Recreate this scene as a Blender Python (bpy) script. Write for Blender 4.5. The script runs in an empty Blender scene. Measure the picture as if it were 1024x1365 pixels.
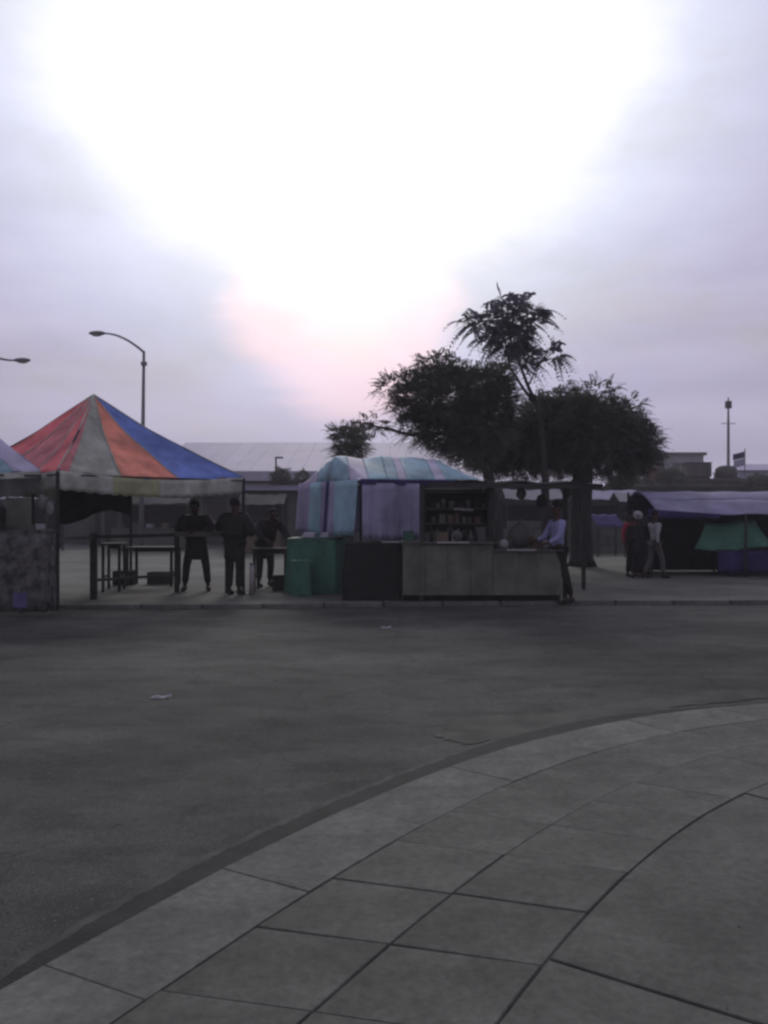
import bpy, bmesh, math, random
import numpy as np
from mathutils import Vector, Matrix
random.seed(7); rng = np.random.default_rng(7)
S = bpy.context.scene
C = S.collection
R = math.radians
# ------------------------------------------------------------------ camera
CAMH = 1.6
cam_d = bpy.data.cameras.new('camera'); cam = bpy.data.objects.new('camera', cam_d); C.objects.link(cam)
cam.location = (0, 0, CAMH); cam.rotation_euler = (R(90), 0, 0)
cam_d.sensor_fit = 'VERTICAL'; cam_d.sensor_height = 36; cam_d.lens = 36*1180/1365
cam_d.clip_start = .05; cam_d.clip_end = 3000
S.camera = cam
S.render.engine = 'CYCLES'
S.cycles.pixel_filter_type = 'BLACKMAN_HARRIS'; S.cycles.filter_width = 2.6
S.cycles.use_denoising = True
S.cycles.max_bounces = 6; S.cycles.diffuse_bounces = 3; S.cycles.transmission_bounces = 4; S.cycles.transparent_max_bounces = 4
# ------------------------------------------------------------------ sky
SUN_EL, SUN_AZ = R(26), R(-2.5)          # azimuth from +Y towards +X
sund = Vector((math.sin(SUN_AZ)*math.cos(SUN_EL), math.cos(SUN_AZ)*math.cos(SUN_EL), math.sin(SUN_EL)))
W = bpy.data.worlds.new('World'); S.world = W; W.use_nodes = True
nt = W.node_tree; N = nt.nodes; L = nt.links; N.clear()
def node(t, **kw):
    n = N.new(t)
    for k, v in kw.items(): setattr(n, k, v)
    return n
def mth(op, a, b=None, clamp=False):
    n = node('ShaderNodeMath', operation=op, use_clamp=clamp)
    for i, v in enumerate((a, b)):
        if v is None: continue
        if isinstance(v, (int, float)): n.inputs[i].default_value = v
        else: L.new(v, n.inputs[i])
    return n.outputs[0]
def ramp(fac, stops, mode='EASE'):
    n = node('ShaderNodeValToRGB'); cr = n.color_ramp; cr.interpolation = mode
    while len(cr.elements) < len(stops): cr.elements.new(.5)
    for e, (p, c) in zip(cr.elements, stops):
        e.position = p; e.color = (*c, 1) if len(c) == 3 else c
    L.new(fac, n.inputs[0]); return n.outputs[0]
def mixc(f, a, b, bt='MIX'):
    n = node('ShaderNodeMix', data_type='RGBA', blend_type=bt)
    for s, v in ((n.inputs[0], f), (n.inputs[6], a), (n.inputs[7], b)):
        if hasattr(v, 'links') or hasattr(v, 'is_linked'): L.new(v, s)
        elif isinstance(v, (int, float)): s.default_value = v
        else: s.default_value = (*v, 1)
    return n.outputs[2]
sky = node('ShaderNodeTexSky', sky_type='NISHITA', sun_disc=False)
sky.sun_elevation = SUN_EL; sky.sun_rotation = SUN_AZ; sky.air_density = 1; sky.dust_density = 2
tc = node('ShaderNodeTexCoord')
mp = node('ShaderNodeMapping'); L.new(tc.outputs['Generated'], mp.inputs[0]); mp.inputs['Scale'].default_value = (1.5, 1.5, 9)
n1 = node('ShaderNodeTexNoise'); L.new(mp.outputs[0], n1.inputs['Vector']); n1.inputs['Scale'].default_value = 2.2; n1.inputs['Detail'].default_value = 6
mp2 = node('ShaderNodeMapping'); L.new(tc.outputs['Generated'], mp2.inputs[0]); mp2.inputs['Scale'].default_value = (1, 1, 2.2); mp2.inputs['Location'].default_value = (3.1, 1.7, .4)
n2 = node('ShaderNodeTexNoise'); L.new(mp2.outputs[0], n2.inputs['Vector']); n2.inputs['Scale'].default_value = 3.2; n2.inputs['Detail'].default_value = 9; n2.inputs['Roughness'].default_value = .6
dot = node('ShaderNodeVectorMath', operation='DOT_PRODUCT'); L.new(tc.outputs['Generated'], dot.inputs[0]); dot.inputs[1].default_value = sund
ang = mth('ARCCOSINE', dot.outputs['Value'])
ang = mth('MULTIPLY', ang, 180/math.pi)                      # degrees from the sun
ang = mth('ADD', ang, mth('MULTIPLY', mth('SUBTRACT', n2.outputs[0], .5), 9.0))
ang = mth('ADD', ang, mth('MULTIPLY', mth('SUBTRACT', n1.outputs[0], .5), 6.0))
sepz = node('ShaderNodeSeparateXYZ'); L.new(tc.outputs['Generated'], sepz.inputs[0])
below = mth('MAXIMUM', mth('SUBTRACT', sund.z, sepz.outputs[2]), 0.0)
ang = mth('ADD', ang, mth('MULTIPLY', below, 24.0))           # denser cloud bank towards the horizon
a01 = mth('DIVIDE', ang, 90.0, True)
glow = ramp(a01, [(0, (1.0, 1.0, 1.0)), (.125, (1, 1, .97)), (.18, (.62, .65, .58)), (.215, (.40, .43, .43)), (.262, (.26, .285, .30)), (.32, (.15, .145, .165)), (.41, (.08, .07, .08)), (.6, (.02, .02, .03)), (1, (0, 0, 0))], 'LINEAR')
base = ramp(n1.outputs[0], [(.3, (.335, .31, .46)), (.7, (.44, .415, .57))])
# thin layer that turns creamy grey where the bank is thickest
thick = ramp(n2.outputs[0], [(.42, (1, 1, 1)), (.68, (.98, .98, .78))])
base = mixc(1.0, base, thick, 'MULTIPLY')
clouds = mixc(1.0, base, mixc(1.0, glow, (1.12, 1.15, 1.25), 'MULTIPLY'), 'ADD')
# warm flush low under the sun, between the cloud layers
ps = Vector((math.sin(R(-2.2))*math.cos(R(12.2)), math.cos(R(-1.2))*math.cos(R(12.2)), math.sin(R(12.2))))
d2 = node('ShaderNodeVectorMath', operation='DOT_PRODUCT'); L.new(tc.outputs['Generated'], d2.inputs[0]); d2.inputs[1].default_value = ps
a2 = mth('MULTIPLY', mth('ARCCOSINE', d2.outputs['Value']), 180/math.pi)
a2 = mth('ADD', a2, mth('MULTIPLY', mth('SUBTRACT', n1.outputs[0], .5), 7.0))
flush = ramp(mth('DIVIDE', a2, 8.5, True), [(0, (.50, .26, .16)), (.55, (.40, .17, .10)), (1, (0, 0, 0))])
clouds = mixc(1.0, clouds, flush, 'ADD')
bg1 = node('ShaderNodeBackground'); L.new(sky.outputs[0], bg1.inputs[0]); bg1.inputs[1].default_value = .05
bg2 = node('ShaderNodeBackground'); L.new(clouds, bg2.inputs[0]); bg2.inputs[1].default_value = 1.0
ms = node('ShaderNodeMixShader'); ms.inputs[0].default_value = .96
L.new(bg1.outputs[0], ms.inputs[1]); L.new(bg2.outputs[0], ms.inputs[2])
wo = node('ShaderNodeOutputWorld'); L.new(ms.outputs[0], wo.inputs[0])
# ------------------------------------------------------------------ sun
sl = bpy.data.lights.new('sun', 'SUN'); sl.energy = 1.1; sl.angle = R(16); sl.color = (1, .93, .86)
so = bpy.data.objects.new('sun', sl); C.objects.link(so)
so.rotation_euler = (-sund).to_track_quat('-Z', 'Y').to_euler()
V = S.view_settings; V.view_transform = 'Standard'; V.look = 'None'; V.gamma = 1; V.exposure = 0; V.use_curve_mapping = False

# ------------------------------------------------------------------ helpers
def at(px, py, Y):
    """world point seen in direction (px, py) of the photograph at depth Y"""
    return Vector(((px-512)*Y/1180, Y, CAMH-(py-682.5)*Y/1180))
def mat(name, col, rough=.9, var=.25, scale=6, bump=.0, bscale=60, col2=None, spec=.2, trans=0, metal=0, rnd=0, stretch=(1,1,1), thr=(.35,.7), bdist=.01):
    m = bpy.data.materials.new(name); m.use_nodes = True
    t = m.node_tree; ns = t.nodes; ls = t.links
    b = ns['Principled BSDF']; b.inputs['Roughness'].default_value = rough; b.inputs['Metallic'].default_value = metal
    b.inputs['Specular IOR Level'].default_value = spec
    c = ns.new('ShaderNodeTexCoord'); mpn = ns.new('ShaderNodeMapping'); mpn.inputs['Scale'].default_value = stretch
    ls.new(c.outputs['Object'], mpn.inputs[0])
    nz = ns.new('ShaderNodeTexNoise'); nz.inputs['Scale'].default_value = scale; nz.inputs['Detail'].default_value = 8; nz.inputs['Roughness'].default_value = .6
    ls.new(mpn.outputs[0], nz.inputs['Vector'])
    cr = ns.new('ShaderNodeValToRGB'); ls.new(nz.outputs[0], cr.inputs[0])
    c2 = col2 or tuple(x*(1+var) for x in col); c1 = tuple(x*(1-var) for x in col) if not col2 else col
    cr.color_ramp.elements[0].position = thr[0]; cr.color_ramp.elements[1].position = thr[1]
    cr.color_ramp.elements[0].color = (*c1, 1); cr.color_ramp.elements[1].color = (*c2, 1)
    out = cr.outputs[0]
    if rnd:
        oi = ns.new('ShaderNodeObjectInfo'); mr = ns.new('ShaderNodeMapRange'); mr.inputs[3].default_value = 1-rnd; mr.inputs[4].default_value = 1+rnd
        ls.new(oi.outputs['Random'], mr.inputs[0])
        mx = ns.new('ShaderNodeVectorMath'); mx.operation = 'SCALE'; ls.new(out, mx.inputs[0]); ls.new(mr.outputs[0], mx.inputs['Scale']); out = mx.outputs[0]
    ls.new(out, b.inputs['Base Color'])
    if bump:
        nb = ns.new('ShaderNodeTexNoise'); nb.inputs['Scale'].default_value = bscale; nb.inputs['Detail'].default_value = 5
        ls.new(mpn.outputs[0], nb.inputs['Vector'])
        bp = ns.new('ShaderNodeBump'); bp.inputs['Strength'].default_value = bump; bp.inputs['Distance'].default_value = bdist
        ls.new(nb.outputs[0], bp.inputs['Height']); ls.new(bp.outputs[0], b.inputs['Normal'])
    if trans:
        tr = ns.new('ShaderNodeBsdfTranslucent'); ls.new(out, tr.inputs[0])
        mxs = ns.new('ShaderNodeMixShader'); mxs.inputs[0].default_value = trans
        ls.new(b.outputs[0], mxs.inputs[1]); ls.new(tr.outputs[0], mxs.inputs[2])
        ls.new(mxs.outputs[0], ns['Material Output'].inputs[0])
    m['_out'] = 1
    return m
class MB:
    def __init__(s): s.v = []; s.f = []
    def add(s, v, f):
        o = len(s.v); s.v += [tuple(x) for x in v]; s.f += [tuple(i+o for i in q) for q in f]; return s
    def box(s, c, d, rz=0, rx=0, ry=0):
        M = Matrix.Translation(c) @ Matrix.Rotation(rz, 4, 'Z') @ Matrix.Rotation(ry, 4, 'Y') @ Matrix.Rotation(rx, 4, 'X')
        vs = [M @ Vector((x*d[0]/2, y*d[1]/2, z*d[2]/2)) for x in (-1, 1) for y in (-1, 1) for z in (-1, 1)]
        return s.add(vs, [(0,1,3,2), (4,6,7,5), (0,4,5,1), (2,3,7,6), (0,2,6,4), (1,5,7,3)])
    def tube(s, pts, rad, n=8, cap=True):
        pts = [Vector(p) for p in pts]
        if isinstance(rad, (int, float)): rad = [rad]*len(pts)
        vs = []; fs = []; ref = Vector((.13, .21, .97)).normalized()
        for i, p in enumerate(pts):
            d = (pts[min(i+1, len(pts)-1)]-pts[max(i-1, 0)]).normalized()
            rf = ref if abs(d.dot(ref)) < .93 else Vector((1, 0, .1)).normalized()
            a = d.cross(rf).normalized(); b = d.cross(a).normalized()
            for k in range(n):
                t = 2*math.pi*k/n; vs.append(p+(a*math.cos(t)+b*math.sin(t))*rad[i])
        for i in range(len(pts)-1):
            for k in range(n):
                fs.append((i*n+k, i*n+(k+1) % n, (i+1)*n+(k+1) % n, (i+1)*n+k))
        if cap: fs.append(tuple(range(n-1, -1, -1))); fs.append(tuple((len(pts)-1)*n+k for k in range(n)))
        return s.add(vs, fs)
    def bar(s, a, b, w, h=None):
        a = Vector(a); b = Vector(b); d = b-a; h = h or w
        M = d.to_track_quat('Y', 'Z').to_matrix().to_4x4(); M.translation = (a+b)/2; l = d.length
        vs = [M @ Vector((x*w/2, y*l/2, z*h/2)) for x in (-1, 1) for y in (-1, 1) for z in (-1, 1)]
        return s.add(vs, [(0,1,3,2), (4,6,7,5), (0,4,5,1), (2,3,7,6), (0,2,6,4), (1,5,7,3)])
    def ell(s, c, r, nu=12, nv=8, rot=None, jit=0):
        vs = []; fs = []
        for j in range(nv+1):
            ph = math.pi*j/nv
            for i in range(nu):
                t = 2*math.pi*i/nu
                q = Vector((r[0]*math.sin(ph)*math.cos(t), r[1]*math.sin(ph)*math.sin(t), r[2]*math.cos(ph)))*(1+random.uniform(-jit, jit))
                if rot: q = rot @ q
                vs.append(Vector(c)+q)
        for j in range(nv):
            for i in range(nu):
                fs.append((j*nu+i, (j+1)*nu+i, (j+1)*nu+(i+1) % nu, j*nu+(i+1) % nu))
        return s.add(vs, fs)
    def grid(s, fn, nu, nv):
        vs = [fn(i/nu, j/nv) for j in range(nv+1) for i in range(nu+1)]
        fs = [(j*(nu+1)+i, j*(nu+1)+i+1, (j+1)*(nu+1)+i+1, (j+1)*(nu+1)+i) for j in range(nv) for i in range(nu)]
        return s.add(vs, fs)
    def build(s, name, m, parent=None, bevel=0, smooth=False, solid=0):
        me = bpy.data.meshes.new(name); me.from_pydata(s.v, [], s.f)
        bm = bmesh.new(); bm.from_mesh(me)
        bmesh.ops.remove_doubles(bm, verts=bm.verts, dist=1e-6)
        bmesh.ops.recalc_face_normals(bm, faces=bm.faces)
        if bevel: bmesh.ops.bevel(bm, geom=list(bm.edges), offset=bevel, segments=2, affect='EDGES', clamp_overlap=True)
        bm.to_mesh(me); bm.free()
        for p in me.polygons: p.use_smooth = smooth
        o = bpy.data.objects.new(name, me); me.materials.append(m); C.objects.link(o)
        if parent:
            o.parent = parent
            o.matrix_parent_inverse = parent_matrix(parent).inverted()
        if solid:
            md = o.modifiers.new('thickness', 'SOLIDIFY'); md.thickness = solid; md.offset = 0
        return o
def parent_matrix(o):
    M = Matrix.LocRotScale(o.location, o.rotation_euler, o.scale)
    if o.parent: M = parent_matrix(o.parent) @ o.matrix_parent_inverse @ M
    return M
def tag(o, label=None, cat=None, group=None, kind=None):
    if label: o['label'] = label
    if cat: o['category'] = cat
    if group: o['group'] = group
    if kind: o['kind'] = kind
    return o
def thing(name, label, cat, loc=(0, 0, 0), group=None):
    o = bpy.data.objects.new(name, None); C.objects.link(o); o.location = loc; o.empty_display_size = .2
    return tag(o, label, cat, group)
def copy_tree(o, parent=None):
    c = o.copy(); C.objects.link(c)
    if parent: c.parent = parent
    for ch in list(o.children): copy_tree(ch, c)
    return c
# ------------------------------------------------------------------ materials
M = {}
M['earth'] = mat('dusty_ground', (.112, .120, .10), .95, .3, .35, .6, 25, thr=(.3, .7))
M['shade_dirt'] = mat('gutter_dirt_and_shade', (.022, .0235, .0205), .85, .35, 5, .6, 70)  # dark grime tone with the kerb's shade included
M['concrete'] = mat('paving_concrete', (.106, .114, .096), .92, .22, 2.2, .35, 120, rnd=.07, bdist=.004)
M['joint'] = mat('joint_sand', (.06, .064, .055), .95, .3, 9, .5, 120)
M['kerb'] = mat('kerb_concrete', (.128, .135, .117), .9, .22, 4, .4, 90, rnd=.08, bdist=.004)
M['steel'] = mat('galvanised_steel', (.16, .16, .17), .55, .15, 8, spec=.4)
M['darksteel'] = mat('dark_painted_steel', (.022, .022, .023), .6, .3, 8, spec=.3)
M['wood'] = mat('weathered_timber', (.09, .092, .08), .85, .3, 4, .4, 30, stretch=(1, 1, .3))
M['darkwood'] = mat('dark_timber', (.042, .043, .038), .85, .3, 5, .4, 30)
M['ply'] = mat('grimy_plywood', (.125, .134, .112), .9, .3, 2.6, .35, 25, rnd=.05)
M['shelf'] = mat('pale_shelf_board', (.32, .31, .30), .8, .15, 6)
M['bark'] = mat('bark', (.045, .045, .04), .95, .4, 7, .9, 30, stretch=(1, 1, .3), bdist=.03)
M['leaf'] = mat('leaf_dark', (.10, .11, .08), .75, .45, 1.4, trans=.25)
M['leaf2'] = mat('leaf_feathery', (.17, .17, .19), .75, .35, 1.4, trans=.35)
M['red'] = mat('canopy_red_cloth', (.78, .22, .22), .8, .3, 2.0, .25, 14, trans=.25)
M['pink'] = mat('canopy_faded_pink_cloth', (.66, .25, .26), .8, .3, 2.2, .25, 14, trans=.25)
M['orange'] = mat('canopy_orange_cloth', (.85, .34, .24), .8, .3, 2.0, .25, 14, trans=.25)
M['grey'] = mat('canopy_grey_cloth', (.42, .45, .38), .8, .3, 2.2, .25, 14, trans=.25)
M['blue'] = mat('canopy_blue_cloth', (.20, .29, .66), .8, .3, 2.0, .25, 14, trans=.25)
M['valance'] = mat('valance_dull_white_cloth', (.50, .53, .46), .8, .3, 3, .25, 20, trans=.25)
M['yellow'] = mat('valance_mustard_cloth', (.42, .44, .26), .8, .2, 3, .25, 20, trans=.25)
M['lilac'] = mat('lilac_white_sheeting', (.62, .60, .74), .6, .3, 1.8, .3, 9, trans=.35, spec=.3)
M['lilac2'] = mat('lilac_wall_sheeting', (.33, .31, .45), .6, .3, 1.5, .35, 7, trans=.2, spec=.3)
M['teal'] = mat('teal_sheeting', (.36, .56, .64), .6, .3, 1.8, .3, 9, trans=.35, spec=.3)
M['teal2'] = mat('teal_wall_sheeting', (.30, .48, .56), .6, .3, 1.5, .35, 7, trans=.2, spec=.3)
M['green'] = mat('green_tarpaulin', (.05, .145, .10), .6, .3, 3, .5, 9, spec=.3)
M['bluetarp'] = mat('blue_purple_tarpaulin', (.21, .20, .32), .6, .25, 2, .4, 8, trans=.15, spec=.3)
M['navy'] = mat('navy_tarpaulin', (.045, .038, .11), .9, .3, 2, .4, 8, spec=.03)
M['black'] = mat('black_cloth', (.02, .021, .019), .85, .3, 5, .4, 20)
M['charcoal'] = mat('charcoal_cloth', (.026, .027, .025), .85, .3, 5, .3, 20)
M['skin'] = mat('skin_brown', (.055, .032, .022), .6, .15, 8)
M['hair'] = mat('hair_black', (.01, .01, .01), .8, .3, 30)
M['shirtblue'] = mat('pale_blue_shirt', (.24, .25, .42), .8, .15, 8)
M['shirtred'] = mat('red_top', (.26, .03, .05), .8, .15, 8)
M['shirtgrey'] = mat('pale_grey_shirt', (.26, .26, .26), .8, .2, 8)
M['white'] = mat('off_white_cloth', (.5, .48, .56), .8, .15, 6)
M['cardboard'] = mat('cardboard', (.12, .095, .07), .9, .2, 5)
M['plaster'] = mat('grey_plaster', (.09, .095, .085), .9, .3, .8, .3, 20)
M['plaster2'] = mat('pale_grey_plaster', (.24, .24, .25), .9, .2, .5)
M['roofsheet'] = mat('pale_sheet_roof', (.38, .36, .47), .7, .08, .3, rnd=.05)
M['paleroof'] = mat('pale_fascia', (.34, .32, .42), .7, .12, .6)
M['darkglass'] = mat('dark_window', (.02, .02, .024), .4, .2, 2, spec=.5)
M['tank'] = mat('tank_grey', (.07, .073, .066), .8, .25, 2)
# asphalt: large worn patches, wheel polish streaks and fine chippings
def asphalt():
    m = bpy.data.materials.new('asphalt'); m.use_nodes = True
    t = m.node_tree; ns = t.nodes; ls = t.links; b = ns['Principled BSDF']
    b.inputs['Roughness'].default_value = .93; b.inputs['Specular IOR Level'].default_value = .12
    c = ns.new('ShaderNodeTexCoord')
    def nz(scale, st, det=6):
        mpn = ns.new('ShaderNodeMapping'); mpn.inputs['Scale'].default_value = st; ls.new(c.outputs['Object'], mpn.inputs[0])
        n = ns.new('ShaderNodeTexNoise'); n.inputs['Scale'].default_value = scale; n.inputs['Detail'].default_value = det
        ls.new(mpn.outputs[0], n.inputs['Vector']); return n.outputs[0]
    def rp(f, a, ca, bb, cb):
        r = ns.new('ShaderNodeValToRGB'); ls.new(f, r.inputs[0]); e = r.color_ramp.elements
        e[0].position = a; e[0].color = (ca, ca, ca, 1) if ca > .5 else (ca, ca*1.07, ca*.92, 1); e[1].position = bb; e[1].color = (cb, cb, cb, 1) if cb > .5 else (cb, cb*1.07, cb*.92, 1); return r.outputs[0]
    def mul(a, bb):
        x = ns.new('ShaderNodeMix'); x.data_type = 'RGBA'; x.blend_type = 'MULTIPLY'; x.inputs[0].default_value = 1; ls.new(a, x.inputs[6]); ls.new(bb, x.inputs[7]); return x.outputs[2]
    f = rp(nz(1.3, (.5, 1, 1), 10), .35, .070, .68, .106)
    f = mul(f, rp(nz(.4, (.45, 1, 1), 9), .42, .74, .56, 1.0))
    f = mul(f, rp(nz(3.5, (.6, 1, 1), 9), .38, .78, .5, 1.0))
    f = mul(f, rp(nz(90, (1, 1, 1), 2), .35, .7, .65, 1.25))
    ls.new(f, b.inputs['Base Color'])
    bp = ns.new('ShaderNodeBump'); bp.inputs['Strength'].default_value = .5; bp.inputs['Distance'].default_value = .006
    ls.new(nz(110, (1, 1, 1), 3), bp.inputs['Height']); ls.new(bp.outputs[0], b.inputs['Normal'])
    return m
M['asphalt'] = asphalt()
def grain(m, cracks=False, sp=.25, amt=(.74, 1.22)):
    t = m.node_tree; ns = t.nodes; ls = t.links; b = ns['Principled BSDF']
    src = b.inputs['Base Color'].links[0].from_socket
    g = ns.new('ShaderNodeNewGeometry')
    def mulr(src, fac, p0, v0, p1, v1):
        r = ns.new('ShaderNodeMapRange'); ls.new(fac, r.inputs[0]); r.inputs[1].default_value = p0; r.inputs[2].default_value = p1; r.inputs[3].default_value = v0; r.inputs[4].default_value = v1
        x = ns.new('ShaderNodeVectorMath'); x.operation = 'SCALE'; ls.new(src, x.inputs[0]); ls.new(r.outputs[0], x.inputs['Scale']); return x.outputs[0]
    for sc_, v in ((26, amt), (9, (.85, 1.12)), (.7, (.8, 1.15))):
        n = ns.new('ShaderNodeTexNoise'); n.inputs['Scale'].default_value = sc_; n.inputs['Detail'].default_value = 8; n.inputs['Roughness'].default_value = .75
        ls.new(g.outputs['Position'], n.inputs['Vector']); src = mulr(src, n.outputs[0], .32, v[0], .68, v[1])
    if cracks:
        w = ns.new('ShaderNodeTexNoise'); w.inputs['Scale'].default_value = 2.5; w.inputs['Detail'].default_value = 6; ls.new(g.outputs['Position'], w.inputs['Vector'])
        ad = ns.new('ShaderNodeMix'); ad.data_type = 'RGBA'; ad.blend_type = 'ADD'; ad.inputs[0].default_value = .5; ls.new(g.outputs['Position'], ad.inputs[6]); ls.new(w.outputs['Color'], ad.inputs[7])
        v = ns.new('ShaderNodeTexVoronoi'); v.feature = 'DISTANCE_TO_EDGE'; v.inputs['Scale'].default_value = .55; ls.new(ad.outputs[2], v.inputs['Vector'])
        src = mulr(src, v.outputs['Distance'], .001, .72, .008, 1.0)
    ls.new(src, b.inputs['Base Color'])
grain(M['asphalt'], True); grain(M['concrete']); grain(M['kerb']); grain(M['earth'])


# ------------------------------------------------------------------ ground, road, pavements
def struct(o): o['kind'] = 'structure'; return o
struct(MB().grid(lambda u, v: (-900+1800*u, -300+1800*v, -.012), 30, 30).build('ground', M['earth']))
def road_z(x, y): return 0
struct(MB().grid(lambda u, v: (-45+90*u, -12+28.5*v, 0.0), 60, 30).build('road', M['asphalt']))
# raised market ground beyond the road: its edge runs behind the stalls' feet
EZ = .07
def edge_y(x): return 14.6 + .075*(x+6) + .08*math.sin(x*.7) if x < 12 else 15.95
mb = MB(); mb.grid(lambda u, v: (-45+90*u, (edge_y(-45+90*u) if v == 0 else edge_y(-45+90*u)+(44)*v**1.6), EZ+.0), 120, 12)
fp = struct(mb.build('market_pavement', M['earth']))
nk = 0
x = -14.0
while x < 14:
    x2 = x+.98
    a = Vector((x, edge_y(x), 0)); b = Vector((x2, edge_y(x2), 0)); d = b-a
    k = MB().box((0, 0, 0), (d.length, .14, EZ+.03)).build('kerb_stone', M['kerb'], bevel=.012)
    k.location = (a+b)/2+Vector((0, -.07, EZ/2-.012)); k.rotation_euler = (random.uniform(-.01, .01), random.uniform(-.008, .008), math.atan2(d.y, d.x))
    k.parent = fp
    x += 1.0
# near pavement, its kerb curving away to the right
PZ = .12
kp = [(0,1316),(100,1264),(200,1211),(300,1157),(400,1108),(500,1061),(600,1021),(700,989),(800,966),(900,950),(1024,937)]
ctl = []
for px, py in kp:
    Yd = (CAMH-PZ)*1180/(py-682.5); ctl.append(((px-512)*Yd/1180, Yd))
# fit smooth heading along the curve: polynomial fit x(t), y(t) in arc length
pts = np.array(ctl); seg = np.r_[0, np.cumsum(np.hypot(*np.diff(pts, axis=0).T))]
cx = np.polyfit(seg, pts[:, 0], 3); cy = np.polyfit(seg, pts[:, 1], 3); SL = seg[-1]
def kc(s):
    if s < 0:
        dx, dy = np.polyval(np.polyder(cx), 0), np.polyval(np.polyder(cy), 0); return np.polyval(cx, 0)+dx*s, np.polyval(cy, 0)+dy*s, math.atan2(dy, dx)
    if s > SL:
        dx, dy = np.polyval(np.polyder(cx), SL), np.polyval(np.polyder(cy), SL); a = math.atan2(dy, dx); e = s-SL
        a2 = a-.012*e; return np.polyval(cx, SL)+math.cos(a2)*e, np.polyval(cy, SL)+math.sin(a2)*e, a2
    dx, dy = np.polyval(np.polyder(cx), s), np.polyval(np.polyder(cy), s)
    return np.polyval(cx, s), np.polyval(cy, s), math.atan2(dy, dx)
def kpt(s, o, z=0):
    X, Y, a = kc(s); return Vector((X+math.sin(a)*o, Y-math.cos(a)*o, z))
S0, S1 = -9.0, 16.0
mb = MB(); mb.grid(lambda u, v: kpt(S0+(S1-S0)*u, .02+6.2*v, PZ-.007), 120, 20)
pave = struct(mb.build('pavement', M['joint']))
def patch(s0, s1, o0, o1, k0, k1, top, thick, name, m, parent, n=2, bev=.006, jz=.002, g=.004):
    """a slab between two arc positions and two offsets; joints skewed by k per metre of offset"""
    
    def P(u, v):
        o = o0+g+(o1-o0-2*g)*v
        s = (s0+g)+(s1-s0-2*g)*u + (k0+(k1-k0)*u)*o
        return kpt(s, o)
    c = P(.5, .5); tops = []; vs = []
    tx, ty = random.uniform(-jz, jz), random.uniform(-jz, jz); dz = random.uniform(-jz, jz)
    def h(p): return top+dz+(p.x-c.x)*tx*2+(p.y-c.y)*ty*2
    ring = [P(i/n, 0) for i in range(n+1)]+[P(1-i/n, 1) for i in range(n+1)]
    m_ = len(ring)
    inn = [p+(c-p).normalized()*bev*1.2 for p in ring]
    vs = [Vector((p.x-c.x, p.y-c.y, top-thick)) for p in ring]+[Vector((p.x-c.x, p.y-c.y, h(p)-bev)) for p in ring]+[Vector((p.x-c.x, p.y-c.y, h(p))) for p in inn]
    fs = [(i, (i+1) % m_, m_+(i+1) % m_, m_+i) for i in range(m_)]+[(m_+i, m_+(i+1) % m_, 2*m_+(i+1) % m_, 2*m_+i) for i in range(m_)]
    fs.append(tuple(2*m_+i for i in range(m_)))
    me = bpy.data.meshes.new(name); me.from_pydata(vs, [], fs); me.materials.append(m)
    o = bpy.data.objects.new(name, me); C.objects.link(o); o.location = (c.x, c.y, 0); o.parent = parent
    return o
s = 1.06-.9*11
while s < S1-.9:
    patch(s, s+.9, 0, .44, 0, 0, PZ+.002, .13, 'kerb_stone', M['kerb'], pave, 3, .003, .0015, .0015); s += .9
# two rows of half-metre slabs, then large slabs
sj = .60
for (o0, o1) in ((.44, .92), (.92, 1.42)):
    s = sj-.5*18
    while s < S1-1:
        patch(s, s+.5, o0, o1, .28, .28, PZ, .05, 'paving_slab', M['concrete'], pave, 2, .004 if s < 1.3 else .0012, .002 if s < 1.3 else .001, .0035 if s < 1.2 else .0009); s += .5
sj2 = 1.17
for r, (o0, o1) in enumerate(((1.42, 2.9), (2.9, 4.4), (4.4, 5.9))):
    s = sj2-2.62*4
    while s < S1-3:
        patch(s, s+2.62, o0, o1, -.08, -.08, PZ, .05, 'paving_slab', M['concrete'], pave, 5, .003, .0015, .0045 if r == 0 and s < 2 else .0012); s += 2.62
# gutter along the kerb, grime and painted kerb shade in its colour, wider towards the left
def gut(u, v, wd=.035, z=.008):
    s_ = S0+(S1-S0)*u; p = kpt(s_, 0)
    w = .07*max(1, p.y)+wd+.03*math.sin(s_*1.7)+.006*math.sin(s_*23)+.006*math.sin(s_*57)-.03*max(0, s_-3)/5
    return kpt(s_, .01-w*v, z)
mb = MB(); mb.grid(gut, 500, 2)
struct(mb.build('gutter', M['shade_dirt']))
M['shade_dirt2'] = mat('road_edge_grime_and_shade', (.066, .069, .062), .9, .35, 5, .5, 70, bdist=.004)  # mid tone that softens the outer edge of the painted kerb shade and grime
mb = MB(); mb.grid(lambda u, v: gut(u, v, .085, .004), 500, 2)
struct(mb.build('road_edge', M['shade_dirt2']))
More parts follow.
